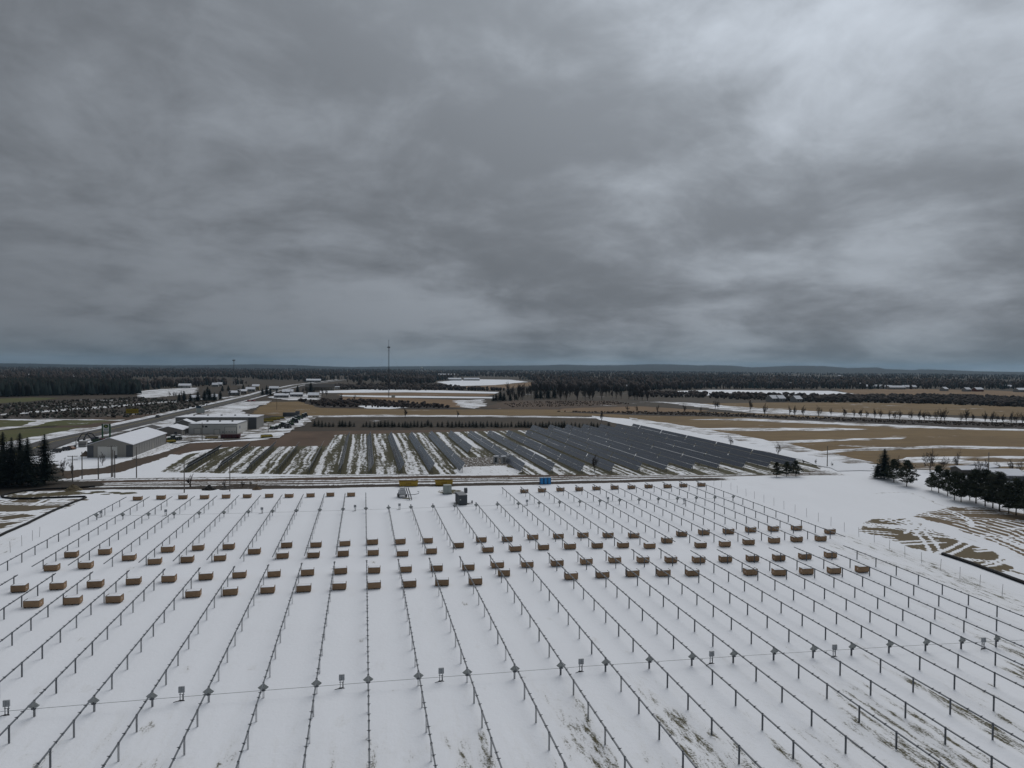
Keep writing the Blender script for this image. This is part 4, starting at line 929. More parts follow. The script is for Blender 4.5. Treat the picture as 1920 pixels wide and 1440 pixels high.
def gdoor(x, w, h, par=wb, y=-10.54, win=True):
    g_ = obj('garage_door', MB().box((x, y, h/2), (w, .10, h)), DOORW, par)
    for k in range(1, 4): obj('door_seam', MB().box((x, y-.06, h*k/4), (w, .02, .05)), GREYS, g_)
    if win:
        for k in range(4): obj('door_window', MB().box((x-w*.36+k*w*.24, y-.07, h*.36), (w*.12, .03, .25)), GLASS, g_)
    obj('door_frame', MB().box((x, y+.02, h+.08), (w+.3, .12, .16)).box((x-w/2-.08, y+.02, h/2), (.16, .12, h)).box((x+w/2+.08, y+.02, h/2), (.16, .12, h)), TRIM, g_)
gdoor(8.2, 5.4, 3.6); gdoor(1.8, 2.5, 2.5, win=False); gdoor(-7.2, 3.0, 3.0, win=False)
obj('window', MB().box((-3.2, -10.53, 3.9), (1.2, .06, .8)), GLASS, wb); obj('wall_vent', MB().box((4.6, -10.53, 1.2), (.4, .06, .7)), TRIM, wb); obj('wall_sign', MB().box((11.34, -5.5, 3.2), (.06, 1.2, 1.4)), mat('blue_sign', (.06, .10, .25), .6), wb)
wh = thing('warehouse', 'large long grey warehouse with flat snowy roof edge behind the workshop', 'building', (-75.0, 403.5, 0), -.07)
obj('wall', MB().box((0, 0, 3.2), (40.5, 18, 6.4)), GREYS, wh); obj('roof_edge', MB().box((0, 0, 6.5), (41.0, 18.5, .24)), ROOFS, wh); obj('dark_bay', MB().box((18.3, -9.04, 3.15), (3.9, .08, 6.3)), GREYD, wh)
for k in range(12): obj('cladding_rib', MB().box((-18.5+k*3.1, -9.03, 3.15), (.14, .06, 6.3)), GREYW, wh)
obj('downpipe', MB().box((16.3, -9.1, 3.1), (.16, .14, 6.2)), TRIM, wh)

for k in range(5): obj('roof_vent', MB().box((-14+k*7, 1.5, 6.85), (.9, .9, .6)), GREYS, wh)
for k in range(3): obj('roof_vent', MB().box((-6+k*6, 2.0, 5.6), (.8, .8, .6)), GREYS, wb)
for k in range(12): obj('cladding_rib', MB().box((-6.9+k*1.25, -22.515, 2.2), (.05, .03, 4.2)), GREYS, sh)

# signs
GRN = mat('sign_green', (.018, .075, .03), .5); SIGNW = mat('sign_white', (.50, .52, .48), .5, .04); EMB = mat('emblem_green', (.02, .055, .012), .5); EMY = mat('emblem_yellow', (.42, .44, .12), .5)
sg = thing('pylon_sign', 'tall dealer sign on two green posts with round green emblem', 'sign', (-110.0, 338.5, 0), -.12)
for s_ in (-1, 1): obj('post', MB().box((s_*1.55, 0, 3.9), (.55, .4, 7.8)), GRN, sg)
pn = obj('sign_panel', MB().box((0, 0, 6.15), (2.5, .3, 3.2)), SIGNW, sg)
obj('emblem', MB().prism([(math.cos(a*math.pi/10)*1.02, math.sin(a*math.pi/10)*.80) for a in range(20)], 0, .03), EMB, pn, (0, -.16, 6.75)).rotation_euler = (math.pi/2, 0, 0)
o = obj('emblem_figure', MB().prism([(-.52, -.12), (-.30, .02), (-.34, .36), (-.22, .44), (-.12, .14), (.25, .02), (.56, -.02), (.50, -.16), (.15, -.16), (-.2, -.12), (-.42, -.28)], 0, .02), EMY, pn, (0, -.20, 6.75)); o.rotation_euler = (math.pi/2, 0, 0)
for z, h in ((5.55, .26), (5.2, .18), (4.86, .12)): obj('lettering_band', MB().box((0, -.16, z), (1.9, .03, h)), mat('sign_grey', (.22, .24, .32), .5), pn)
def board(px, py, w, h, z, m, label, txt=None):
    p = on(px, py); t = thing('billboard', label, 'sign', p, -.15)
    for s_ in (-1, 1): obj('post', MB().box((s_*w*.35, 0, (z+h)/2), (.2, .2, z+h)), WOOD, t)
    pn = obj('sign_panel', MB().box((0, -.14, z+h/2), (w, .1, h)), m, t)
    return t, pn
t, pn = board(248, 782, 7.8, 2.9, 2.4, mat('yellow_board', (.42, .31, .02), .6, .05), 'yellow billboard beside the highway with two lines of dark lettering')
for z in (4.45, 3.45):
    for k in range(6): obj('lettering', MB().box((-2.7+k*1.05+(.3 if z < 4 else 0), -.20, z), (.62, .02, .5)), mat('letter_brown', (.20, .14, .01), .6), pn)
t, pn = board(376, 779, 5.6, 3.6, 1.6, mat('white_board', (.48, .52, .50), .6, .05), 'white billboard with dark top beyond the warehouse roof')
obj('sign_header', MB().box((-1.2, -.20, 5.6), (3.4, .06, 1.5)), mat('header_blue', (.05, .09, .13), .6), pn)

# ------------------------------------------------------------------ utility poles, masts
def pole(px, py, top, label, arms=(), can=False, r_=.17):
    p = on(px, py); h = tall(px, py, top); t = thing('utility_pole', label, 'utility pole', p, rnd.uniform(-.2, .2))
    obj('pole', MB().tube((0, 0, -.3), (0, 0, h), r_, r_*.7, 8), WOOD, t)
    for f_ in arms:
        a = obj('crossarm', MB().box((0, .1, h*f_), (2.6, .12, .14)), WOOD, t)
        for x in (-1.15, -.6, .6, 1.15): obj('insulator', MB().tube((x, .1, h*f_+.05), (x, .1, h*f_+.3), .06, .05, 6), SIGNW, a)
    if can: obj('transformer_can', MB().tube((.42, -.2, h*.72), (.42, -.2, h*.72+1.0), .3, .3, 10), GREYD, t)
    return t
pole(136, 902, 854, 'wooden pole with two crossarms right of the spruces', (.97, .83)); pole(154, 898, 847, 'plain wooden pole, second of the group before the grey shed'); pole(184.5, 898, 857, 'short wooden pole before the shed corner')
pole(209, 895, 836, 'tallest wooden pole in front of the white shed door', (.985,)); pole(211.6, 894, 843, 'wooden pole close beside the tallest pole at the shed'); pole(215.2, 896, 845, 'wooden pole with transformer can at the shed door', (), True)
pole(256, 896, 838, 'wooden pole with small crossarm at right corner of the shed', (.62,)); pole(345.5, 924, 868, 'dark wooden pole on the snow left of the array', (), False, .15); pole(431, 921, 868, 'dark wooden pole on the snow in front of the array', (), False, .15)
pole(379, 826, 792, 'wooden pole with gear in front of the white workshop', (.9,), True); pole(1551, 875, 836, 'lone thin wooden pole at the end of the snowy lane at right'); pole(1853, 900, 848, 'wooden pole among the trees at the right edge'); pole(508, 757, 745, 'small far pole in the stubble beyond the yard'); pole(519, 768, 745, 'thin far pole behind the machinery yard'); pole(503, 812, 794, 'lamp pole in the machinery yard')
pole(142.5, 839, 820, 'short lamp pole in the snowy yard left of the shed')
TOW = mat('tower_steel', (.05, .055, .065), .6, .1)
p = on(728.5, 745); h = tall(728.5, 745, 637); t = thing('radio_mast', 'very tall thin dark lattice mast rising above the skyline', 'mast', p)
mm = MB()
for a in range(3): c_, s_ = math.cos(a*2.094), math.sin(a*2.094); mm.tube((c_*.62, s_*.62, 0), (c_*.62, s_*.62, h*.87), .16, .13, 5)
obj('mast_legs', mm, TOW, t); mm = MB()
for k in range(int(h*.87/2)):
    for a in range(3):
        a1 = a*2.094; a2_ = (a+1)*2.094; mm.tube((math.cos(a1)*.62, math.sin(a1)*.62, 2*k), (math.cos(a2_)*.62, math.sin(a2_)*.62, 2*k+2), .06, .06, 3, False)
obj('lattice', mm, TOW, t); obj('antenna', MB().tube((0, 0, h*.86), (0, 0, h), .2, .12, 6).box((0, 0, h*.98), (1.2, .3, .25)), TOW, t); obj('antenna_platform', MB().box((0, 0, h*.865), (3.4, 3.0, .5)).box((0, 0, h*.872), (2.4, 2.4, .9)), TOW, t)
for a in range(3):
    c_, s_ = math.cos(a*2.094+.5), math.sin(a*2.094+.5); obj('guy_wire', MB().tube((0, 0, h*.84), (c_*32, s_*32, 0), .025, .025, 3, False), TOW, t)
obj('equipment_hut', MB().box((5, -3, 1.3), (4, 3, 2.6)), SIGNW, t)
p = on(438.5, 722); h = tall(438.5, 722, 672); t = thing('lattice_tower', 'grey lattice tower with antennas beyond the village at left', 'tower', p)
mm = MB()
for a in range(3): c_, s_ = math.cos(a*2.094+.3), math.sin(a*2.094+.3); mm.tube((c_*2.6, s_*2.6, 0), (c_*.7, s_*.7, h*.93), .22, .14, 5)
obj('tower_legs', mm, STEEL, t); mm = MB()
for k in range(14):
    z0, z1 = h*.93*k/14, h*.93*(k+1)/14; r0, r1 = 2.6-1.9*k/14, 2.6-1.9*(k+1)/14
    for a in range(3): a1, a2_ = a*2.094+.3, (a+1)*2.094+.3; mm.tube((math.cos(a1)*r0, math.sin(a1)*r0, z0), (math.cos(a2_)*r1, math.sin(a2_)*r1, z1), .09, .09, 3, False)
obj('lattice', mm, STEEL, t); obj('antenna', MB().box((0, 0, h*.93), (4.5, .4, 1.6)).box((0, 0, h*.90), (.4, 4.5, 1.6)).tube((0, 0, h*.9), (0, 0, h), .15, .1, 5), STEEL, t)
p = on(790.5, 697); t = thing('water_tower', 'tiny white water tower on the far skyline', 'water tower', p); hh = tall(790.5, 697, 688)
mm = MB(); rr_ = hh*.22
for k in range(8):
    a0, a1 = -1.4+2.8*k/8, -1.4+2.8*(k+1)/8; mm.tube((0, 0, hh*.8+math.sin(a0)*rr_*.8), (0, 0, hh*.8+math.sin(a1)*rr_*.8), math.cos(a0)*rr_+.1, math.cos(a1)*rr_+.1, 10)
obj('tank', mm, SIGNW, t); obj('stem', MB().tube((0, 0, 0), (0, 0, hh*.65), hh*.07, hh*.05, 8), SIGNW, t)

# ------------------------------------------------------------------ far houses and barns
def house(px, py, w, d, eave, ridge, label, wall=(.32, .32, .31), roof=None, along='x', rz=0.0, win=3):
    t = thing('house' if w < 16 else 'barn', label, 'house' if w < 16 else 'barn', on(px, py), rz)
    wm = mat('wall_%d_%d_%d' % tuple(int(c*99) for c in wall), wall, .8, .06)
    gable(t, d if along == 'x' else w, w if along == 'x' else d, eave, ridge, wm, roof or ROOFS, .3, along)
    for k in range(win): obj('window', MB().box(((k-(win-1)/2)*w/(win+.5), -d/2-.04, eave*.52), (1.1, .06, 1.1)), GLASS, t)
    obj('door', MB().box((w*.42, -d/2-.04, 1.05), (.95, .06, 2.1)), TRIM, t)
house(347, 728, 16, 9, 4, 6.5, 'white roofed barn left of the pair of white gables', win=2)
house(404, 725, 9, 8, 3, 6, 'left white gable of a far pair behind the conifers'); house(412, 724, 8, 8, 3, 6, 'right white gable of a far pair behind the conifers')
house(398, 750, 10, 8, 3, 5.5, 'pale house between the dark conifers left of the highway'); house(366, 751, 8, 7, 3, 5, 'small white house left of the dark conifers')
house(440, 741, 12, 8, 3, 5, 'low house with snowy roof left of the highway curve'); house(455, 738, 10, 8, 3, 5, 'tan house near the highway curve', (.26, .22, .17))
house(480, 731, 9, 8, 5, 7.5, 'tall yellowish house at the far highway bend', (.34, .27, .14)); house(470, 734, 11, 8, 3, 5.5, 'white house at the far highway bend')
house(514, 732, 12, 8, 3, 5.5, 'house with snowy roof right of the bend'); house(540, 739, 12, 9, 3, 5.5, 'house with wide snow roof in the village'); house(528, 746, 14, 8, 2.8, 4.6, 'long grey house behind the stubble', (.2, .2, .2))
house(556, 744, 13, 8, 2.8, 4.6, 'grey house with white roof near the brush', (.2, .2, .21)); house(588, 746, 11, 9, 3, 5.5, 'tan house at the right end of the village', (.3, .26, .2))
house(588, 717, 28, 12, 4, 7, 'long white roofed building far behind the village', win=5)
house(600, 732, 38, 14, 4.5, 8.5, 'long low brown building with dark roof and white dormers', (.16, .14, .11), ROOFD, win=8)
house(629, 729, 12, 4, 3.0, 3.6, 'white trailer beside the long brown building', (.55, .56, .57), win=0)
for px, py, w, lb in [(17, 708, 22, 'white roofs at the far left edge of the forest'), (52, 706, 24, 'tall pale building deep in the left forest'), (120, 709, 22, 'small white roof in the left forest clearing'), (137, 711, 60, 'long white roof in the left forest clearing'), (144, 708, 20, 'white roof behind the long roof in the left forest'), (278, 724, 10, 'white gable left of the snowy lane, leftmost'), (274, 725, 8, 'tiny white shed beside the snowy lane'),
                      (832, 704, 46, 'left of two long pale sheds near the horizon'), (846, 704, 30, 'right of two long pale sheds near the horizon'), (852, 713.5, 34, 'left long white roof behind the far snow field'), (884, 713.5, 40, 'right long white roof behind the far snow field'), (642, 703, 40, 'pale sheds on the horizon left of the mast'),
                      (1160, 729, 16, 'white farm roof left of the far snow field'), (1168, 729, 14, 'white farmhouse left of the far snow field'), (1448, 753, 9, 'left white house behind the field hedgerow'), (1493, 754, 8, 'right white house with windows behind the field hedgerow'), (1462, 753, 8, 'small white shed between two conifers behind the hedgerow'),
                      (1473, 723, 24, 'far snowy roof left of the tan field'), (1520, 722, 40, 'far long roof left of the tan field'), (1573, 706, 16, 'tiny white building in the right forest'), (1613, 724, 14, 'white roof at the left end of the far right farms'), (1643, 728, 40, 'large pale barn of the far right farms'), (1662, 729, 22, 'white shed of the far right farms'), (1680, 730, 30, 'long snow roofed barn of the far right farms'), (1704, 729, 24, 'grey barn right of the far right farms'), (1770, 733, 10, 'small white barn by the dark grove at right'), (1812, 734, 10, 'white house by the dark grove at right'), (1833, 734, 16, 'red sided barn with snow roof at far right'), (1887, 728, 18, 'white roof in the far right forest'), (1912, 735, 20, 'white roof at the right edge')]:
    k_ = .55
    house(px, py, w, 9, 3.5, 6.5, lb, (.18, .07, .05) if 'red' in lb else (.33, .33, .33), None, 'x', rnd.uniform(-.3, .3), 2)
house(1880, 899, 9, 8, 1.8, 3.2, 'snow roofed house behind the pine windbreak at right', (.2, .2, .2), None, 'x', -.25)
house(1818, 889, 9, 6, 1.8, 2.6, 'low shed with snowy roof behind the pine windbreak', (.10, .09, .08), None, 'x', -.2, 0)
house(1840, 886, 8, 6, 2.0, 2.9, 'small snowy outbuilding behind the windbreak', (.12, .11, .10), None, 'x', .3, 0)

# ------------------------------------------------------------------ vehicles and machines
def wheel(t, x, y, r_, w, name='wheel'):
    o = obj(name, MB().tube((x-w/2, y, r_), (x+w/2, y, r_), r_, r_, 14), RUB, t); obj('rim', MB().tube((x-w/2-.02, y, r_), (x+w/2+.02, y, r_), r_*.5, r_*.5, 10), t.get('_rim') and EMY or ALU, o); return o
TG = mat('tractor_green', (.028, .085, .022), .5, .1)
def tractor(p, rz, label, col=TG, cab=True, sc=1.0):
    t = thing('tractor', label, 'tractor', p, rz, 'farm machines in the yard', sc)
    obj('hood', MB().box((0, 1.1, 1.35), (.95, 2.3, .8)).box((0, 2.1, .95), (.8, .5, .5)), col, t); obj('chassis', MB().box((0, .2, .85), (.7, 3.8, .45)), TRIM, t)
    if cab:
        obj('cab', MB().box((0, -.75, 2.0), (1.5, 1.5, 1.5), 0, .9), GLASS, t); obj('cab_roof', MB().box((0, -.75, 2.83), (1.6, 1.7, .18)), col, t)
    for s_ in (-1, 1):
        wheel(t, s_*.95, -1.0, .92, .5, 'rear_wheel'); wheel(t, s_*.85, 1.75, .58, .36, 'front_wheel'); obj('fender', MB().box((s_*.95, -.95, 1.92), (.56, 1.5, .1)), col, t)
    obj('snow_cover', MB().box((0, -.75, 2.95), (1.5, 1.6, .06)), SNOWM, t)
TY = mat('machine_yellow', (.33, .24, .02), .5, .1)
spots = [(513, 806, TG), (521, 804, TG), (528, 801, TG), (536, 798, TG), (543, 795, TG), (549, 792, TG), (556, 789, TG), (562, 787, TG), (567, 784, TG), (572, 782, TG), (534, 802, TRIM), (544, 799, TG), (553, 794, TG), (540, 804, GREYD)]
for k, (px, py, c_) in enumerate(sorted(spots, key=lambda s: s[0])):
    tractor(on(px, py), rnd.uniform(-1, 1), 'green and dark farm machine parked in the yard diagonal, %s from left' % nth(k+1), c_, rnd.random() < .7, 1.0)
def header(p, rz, label, L=8.0):
    t = thing('combine_header', label, 'farm machine', p, rz, 'harvest headers in the yard')
    obj('frame', MB().box((0, 0, 1.0), (L, .3, 1.2)).box((0, -.5, .5), (L, 1.0, .2)), TG, t); obj('reel', MB().tube((-L/2, -.8, 1.0), (L/2, -.8, 1.0), .45, .45, 6), TY, t)
    for s_ in (-1, 1): obj('divider', MB().box((s_*L/2, -.9, .7), (.2, 1.8, .9)), TY, t)
for k, (px, py) in enumerate([(499, 792), (505, 789), (512, 788), (520, 786)]): header(on(px, py), rnd.uniform(-.3, .3), 'green and yellow harvest header by the warehouse end, %s from left' % nth(k+1))
header(on(499, 821), .4, 'yellow and green implement on snow at the front of the yard', 5.0)
for k, px in enumerate([534.5, 540.5, 546.5, 552, 558]):
    p = on(px, 782); t = thing('tall_bin', 'dark upright bin at the back of the yard, %s from left' % nth(k+1), 'bin', p, 0, 'dark bins at the back of the yard')
    hb = 2.9 if k < 4 else 3.8
    obj('body', MB().box((0, 0, hb/2), (2.6, 2.4, hb)), GREYD, t); obj('lid', MB().box((0, 0, hb+.08), (2.7, 2.5, .14)), TRIM, t); obj('stiffener', MB().box((0, -1.24, hb*.5), (2.6, .1, .2)), TRIM, t)
REDT = mat('dark_red', (.10, .022, .028), .6, .12)
p = on(432.5, 823); t = thing('red_trailer', 'dark red long trailer before the white workshop', 'trailer', p, -.02)
obj('box_body', MB().box((0, 0, 1.35), (8.4, 2.3, 1.5)), REDT, t); obj('chassis', MB().box((0, 0, .5), (8.0, 1.0, .25)), TRIM, t); obj('rim_rail', MB().box((0, -1.17, 2.12), (8.5, .08, .12)).box((0, 1.17, 2.12), (8.5, .08, .12)), TRIM, t)
for k in range(7): obj('side_rib', MB().box((-3.9+k*1.3, -1.18, 1.35), (.12, .08, 1.5)), TRIM, t)
for x in (-3, 2.4, 3.2):
    for s_ in (-1, 1): obj('wheel', MB().tube((x, s_*.95, .45), (x, s_*1.15, .45), .45, .45, 12), RUB, t)
p = on(396, 824); t = thing('yellow_implement', 'low yellow tillage machine by the pole at the workshop', 'farm machine', p, -.1)
obj('frame', MB().box((0, 0, .8), (5.6, 1.6, .25)).box((0, .9, 1.1), (5.6, .2, .5)), mat('dull_yellow', (.20, .15, .05), .7), t)
for k in range(8): obj('tine', MB().box((-2.5+k*.72, -.3, .4), (.1, .9, .8)), TRIM, t)
for s_ in (-1, 1): obj('wheel', MB().tube((s_*2.2, 0, .4), (s_*2.4, 0, .4), .4, .4, 10), RUB, t)
tractor(on(322, 828), .9, 'dark green tractor on the snow right of the grey shed', TG, True, 1.0); header(on(316, 831), .5, 'green implement dusted with snow right of the grey shed', 5.0); tractor(on(333, 826), 1.4, 'green tractor behind the shed near the office', TG, False, .9)
def car(p, rz, label, col, name='car', tall_=1.45, L=4.5, group=None):
    t = thing(name, label, 'car', p, rz, group); m_ = mat('paint_%d_%d_%d' % tuple(int(c*200) for c in col), col, .35, .04, spec=.5)
    V = []; prof_ = [(-L/2, .35), (-L/2, .8), (-L*.40, .92), (-L*.25, tall_), (L*.12, tall_), (L*.27, .95), (L*.46, .82), (L/2, .6), (L/2, .35)]
    for x in (-.86, .86):
        for a, z in prof_: V.append((x*(.82 if z > 1.2 else 1), a, z))
    k = len(prof_); obj('body', MB().add(V, [tuple(range(k)), tuple(range(2*k-1, k-1, -1))]+[(i, k+i, k+(i+1) % k, (i+1) % k) for i in range(k)]), m_, t)
    obj('windscreen', MB().box((0, L*.20, 1.16), (1.3, .06, .42)), GLASS, t); obj('rear_window', MB().box((0, -L*.33, 1.18), (1.3, .06, .36)), GLASS, t)
    for s_ in (-1, 1):
        obj('side_window', MB().box((s_*.80, -.3, 1.2), (.05, 1.9, .3)), GLASS, t)
        for y in (-L*.3, L*.3): obj('wheel', MB().tube((s_*.72, y, .33), (s_*.9, y, .33), .33, .33, 12), RUB, t)
p = on(296, 784); q = on(330, 777); p.z += .45; car(p, math.atan2(-(q-p).x, (q-p).y), 'dark car driving on the highway', (.02, .022, .026))
car(on(466, 753.5), .8, 'left red vehicle parked beside the highway', (.28, .03, .045), tall_=1.8); car(on(475, 753.0), .7, 'right red vehicle parked beside the highway', (.26, .028, .04), tall_=1.8); car(on(367, 784), 1.2, 'dark blue car by the white billboard', (.02, .04, .06))
for k, (px, py, c_) in enumerate([(122, 845, (.03, .03, .035)), (131, 843, (.22, .10, .05)), (138, 842, (.03, .03, .03)), (165, 837, (.025, .03, .04)), (105, 849, (.03, .03, .03))]):
    car(on(px, py), rnd.uniform(0, 3), ('small dark machine in the snowy yard, third from left', 'orange machine in the snowy yard left of the shed', 'dark machine right of the orange one in the snowy yard', 'dark machine by the grey box left of the shed', 'dark machine at the left end of the snowy yard')[('%d' % px) and k], c_, 'parked_machine', 1.5, 3.6)
p = on(156, 838); t = thing('steel_box', 'grey square box in the snowy yard left of the shed', 'container', p); obj('body', MB().box((0, 0, 1.2), (2.6, 2.4, 2.4)), GREYS, t); obj('dark_frame', MB().box((0, -1.22, 1.2), (2.7, .06, .2)).box((-1.25, -1.22, 1.2), (.2, .08, 2.4)).box((1.25, -1.22, 1.2), (.2, .08, 2.4)), TRIM, t)
def excavator(p, rz, label, col):
    t = thing('excavator', label, 'excavator', p, rz)
    for s_ in (-1, 1): obj('track', MB().box((s_*1.0, 0, .45), (.6, 3.6, .9)), RUB, t)
    obj('house', MB().box((0, -.5, 1.6), (2.4, 3.0, 1.3)), col, t); obj('cab', MB().box((-.7, .7, 2.2), (.95, 1.5, 1.7)), GLASS, t)
    obj('boom', MB().path([(.2, .8, 1.6), (.2, 2.6, 4.2), (.2, 4.6, 4.6)], .4, .5), TRIM, t); obj('stick', MB().path([(.2, 4.6, 4.7), (.2, 6.0, 2.4)], .3, .4), TRIM, t); obj('bucket', MB().box((.2, 6.0, 1.9), (1.0, .9, .9), 0, .6), TRIM, t)
excavator(on(186, 832), 1.5, 'dark red excavator with raised arm left of the shed roof', REDT); excavator(on(178, 833), 1.9, 'dark green loader with raised arm left of the shed', mat('deep_green', (.02, .045, .025), .6))
def mound(px, py, w, h, label, col, snow=False):
    p = on(px, py); r = random.Random(int(px)); V = []; F_ = []; nr, ns = 6, 14
    for i in range(nr+1):
        f = i/nr
        for j in range(ns):
            a = 6.283*j/ns; rr2 = w/2*f*(.85+.3*r.random()); V.append((math.cos(a)*rr2, math.sin(a)*rr2*.8, h*(1-f)**.9*(.85+.3*r.random())-.05*f))
    for i in range(nr):
        for j in range(ns): a = i*ns+j; b = i*ns+(j+1) % ns; F_.append((a, a+ns, b+ns, b))
    t = thing('soil_mound', label, 'mound', p); m_ = MB().add(V, F_).mesh('heap'); obj('heap', m_, mat('mound_%d' % int(px), col, .95, .3, 1.5, bump=.5), t)
    if snow:
        V2 = [(a, b, c+.04) for a, b, c in V if True]; F2 = [f for f in F_ if sum(V[i][1] for i in f)/4 > .1*w and rnd.random() < .8]; obj('snow_cover', MB().add(V2, F2), SNOWM, t)
mound(137, 919, 4.6, 1.6, 'tan soil mound with snowy back near the left sock', (.17, .135, .08), True); mound(392, 918, 4.2, 1.3, 'dark soil mound with snow left of the second dark pole', (.035, .03, .026), True); mound(422, 917.5, 3.2, 1.0, 'small grey mound beside the second dark pole', (.10, .09, .08), True); mound(482, 918, 2.6, 1.2, 'small brown mound at the far ends of the tracker rows', (.16, .11, .07)); mound(161, 855, 4.0, 1.8, 'brown mound at the left corner of the grey shed', (.12, .09, .07), True)

# ------------------------------------------------------------------ equipment at the head of the tracker rows
YD = mat('dumpster_yellow', (.44, .29, .03), .5, .10, .8, dirt=((.25, .14, .02), .5))
def dumpster(x0, x1, y, label):
    L = x1-x0; t = thing('dumpster', label, 'dumpster', ((x0+x1)/2, y, gz((x0+x1)/2, y)), -.03, 'yellow dumpsters by the track')
    w, h = 2.2, 1.35; V = []; F_ = []
    for z, e in ((.15, -.12), (h, .12)):
        for a, b in ((-1, -1), (1, -1), (1, 1), (-1, 1)): V.append((a*(L/2+e), b*(w/2+e*.4), z))
    obj('hull', MB().add(V, [(0, 1, 5, 4), (1, 2, 6, 5), (2, 3, 7, 6), (3, 0, 4, 7), (3, 2, 1, 0)]), YD, t)
    obj('inner_floor', MB().box((0, 0, .9), (L-.1, w-.1, .1)), mat('rubble', (.16, .12, .08), .95, .4, 2), t)
    obj('top_rail', MB().box((0, -w/2-.06, h), (L+.3, .1, .12)).box((0, w/2+.06, h), (L+.3, .1, .12)).box((-L/2-.12, 0, h), (.1, w, .12)).box((L/2+.12, 0, h), (.1, w, .12)), YD, t)
    for k in range(8): obj('side_rib', MB().box((-L*.42+k*L*.12, -w/2-.06, .85), (.1, .12, 1.35)), YD, t)
    obj('painted_mark', MB().box((0, -w/2-.075, .9), (1.5, .02, .45)), mat('mark_brown', (.26, .16, .02), .6), t); obj('skid', MB().box((0, 0, .07), (L, 1.2, .14)), RUB, t)
dumpster(10.0, 15.2, 205.4, 'left yellow dumpster beside the track'); dumpster(20.3, 25.2, 205.0, 'right yellow dumpster beside the track, behind the pale transformer')
PADG = mat('transformer_green', (.36, .40, .375), .5, .06)
t = thing('pad_transformer', 'pale green grey transformer cabinet standing in churned mud', 'transformer', (22.2, 191.2, gz(22.2, 191.2)))
obj('cabinet', MB().box((0, 0, 1.2), (2.1, 1.9, 2.2), 0, .97), PADG, t); obj('lid', MB().box((0, 0, 2.36), (2.2, 2.0, .16), 0, .92), PADG, t); obj('door_seam', MB().box((.05, -.955, 1.2), (.05, .02, 2.0)), STEELD, t); obj('base', MB().box((0, 0, .08), (2.5, 2.3, .2)), GREYD, t); obj('side_fins', MB().box((-1.08, 0, 1.2), (.1, 1.4, 1.6)), PADG, t)
CG = mat('container_grey', (.075, .085, .095), .5, .06)
t = thing('equipment_container', 'dark grey box container trailer on the snow beside the short tracker rows', 'container', (24.0, 176.6, gz(24, 176.6)), .06)
obj('body', MB().box((0, 0, 1.35), (2.05, 5.2, 2.3)), CG, t); obj('roof', MB().box((0, 0, 2.53), (2.1, 5.26, .08)), mat('container_roof', (.19, .20, .215), .6), t)
for k in range(7): obj('side_rib', MB().box((-1.05, -2.2+k*.73, 1.35), (.06, .08, 2.2)), CG, t)
obj('rear_door', MB().box((0, -2.63, 1.35), (1.9, .05, 2.15)), CG, t); obj('paper_notice', MB().box((-.72, -2.67, 1.45), (.3, .02, .25)), SIGNW, t); obj('under_frame', MB().box((0, 0, .12), (1.9, 5.0, .24)), RUB, t)
obj('hitch', MB().path([(1.05, -2.0, .35), (2.0, -1.6, .3), (2.6, -1.4, .3)], .16, .14).box((2.5, -1.4, .55), (.3, .3, .7)), STEELD, t)
LB = mat('toilet_blue', (.02, .14, .34), .45, .08)
for k, x in enumerate((51.1, 52.25, 53.4)):
    t = thing('portable_toilet', '%s of three blue portable toilets beside the track' % ('leftmost', 'middle one', 'rightmost')[k], 'portable toilet', (x, 201.6, gz(x, 201.6)), rnd.gauss(0, .04), 'portable toilets', .88)
    obj('cabin', MB().box((0, 0, 1.12), (1.12, 1.15, 2.1)), LB, t); obj('roof', MB().box((0, 0, 2.24), (1.18, 1.2, .18), 0, .85), mat('toilet_roof', (.30, .42, .55), .5), t); d_ = obj('door', MB().box((0, -.59, 1.1), (.72, .04, 1.85)), mat('toilet_door', (.02, .22, .52), .45), t); obj('handle', MB().box((.28, -.63, 1.1), (.06, .04, .18)), TRIM, d_); obj('skid', MB().box((0, 0, .04), (1.2, 1.2, .1)), RUB, t)
t = thing('skid_steer', 'white skid machine with dark tilted mast and forks near the short rows', 'construction machine', (10.6, 186.5, gz(10.6, 186.5)), .1)
obj('body', MB().box((-.5, 2.0, 1.2), (1.7, 2.4, 1.3)), mat('machine_white', (.52, .53, .54), .5, .08), t); obj('cab', MB().box((-.5, 1.6, 2.2), (1.4, 1.3, .9), 0, .85), mat('machine_white', (.52, .53, .54)), t)
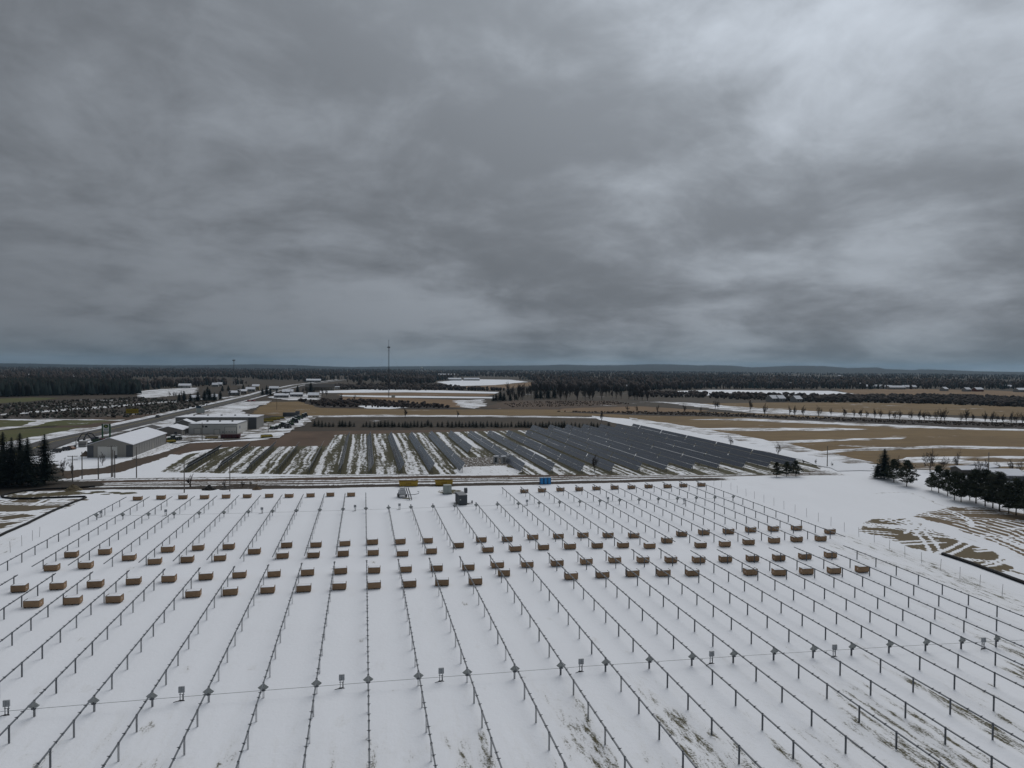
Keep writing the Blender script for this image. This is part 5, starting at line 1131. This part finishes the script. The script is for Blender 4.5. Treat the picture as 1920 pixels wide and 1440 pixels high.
for s_ in (-1, 1):
    obj('wheel', MB().tube((-.5+s_*.85, 1.2, .45), (-.5+s_*1.15, 1.2, .45), .45, .45, 12), RUB, t); obj('wheel', MB().tube((-.5+s_*.85, 2.7, .45), (-.5+s_*1.15, 2.7, .45), .45, .45, 12), RUB, t)
    obj('mast_rail', MB().path([(.55+s_*.28, .3, 2.6), (.75+s_*.28, -2.0, 1.3), (.8+s_*.28, -3.8, .3)], .2, .28), STEELD, t)
obj('rear_frame', MB().path([(-1.6, .6, 1.6), (-1.8, .2, .5), (-.2, -.1, .45)], .14, .14), STEELD, t); obj('side_boom', MB().path([(.6, .2, .8), (2.6, .3, .8), (3.6, .4, 1.0), (3.7, .4, 1.5), (3.3, .4, 1.6)], .13, .13), STEEL, t)
t = thing('cable_heap', 'dark cables and rubble lying beside the pale transformer', 'debris', (25.2, 190.6, gz(25.2, 190.6)))
for k in range(7): obj('cable', MB().path([(rnd.uniform(-1.6, 1.6), rnd.uniform(-.8, .8), .1+rnd.random()*.2) for _ in range(4)], .14, .14, 5), RUB, t)
obj('spool', MB().tube((1.7, 1.2, .7), (2.5, 1.2, .7), .7, .7, 12).tube((1.85, 1.2, .7), (2.35, 1.2, .7), .5, .5, 10), GREYD, t)
INV = mat('inverter_white', (.46, .47, .46), .5, .06)
for k, (x, h) in enumerate(((45.8, 2.4), (48.6, 2.3), (51.0, 2.7))):
    t = thing('inverter_cabinet', '%s pale cabinet on the pad amid the solar array' % ('left', 'middle', 'right')[k], 'electrical cabinet', (x, 246.5, gz(x, 246.5)), 0, 'cabinets in the array')
    obj('cabinet', MB().box((0, 0, h/2), (1.7, 1.4, h)), INV, t); obj('door', MB().box((.2*(k-1), -.72, h*.5), (.8, .04, h*.7)), GREYS if k else GLASS, t); obj('roof', MB().box((0, 0, h+.05), (1.8, 1.5, .1)), ROOFS, t)

# ------------------------------------------------------------------ air: even haze round the whole place
hz = bpy.data.materials.new('haze'); hz.use_nodes = True; n = NT(hz.node_tree)
pv = n('ShaderNodeVolumePrincipled', {'Color': (.46, .74, 1.0, 1), 'Density': 3.0e-5, 'Anisotropy': .2})
n('ShaderNodeOutputMaterial', {1: pv.outputs[0]})
hb = MB().box((0, 0, 62), (41000, 41000, 275)); struct(obj('haze', hb, hz), 'stuff')
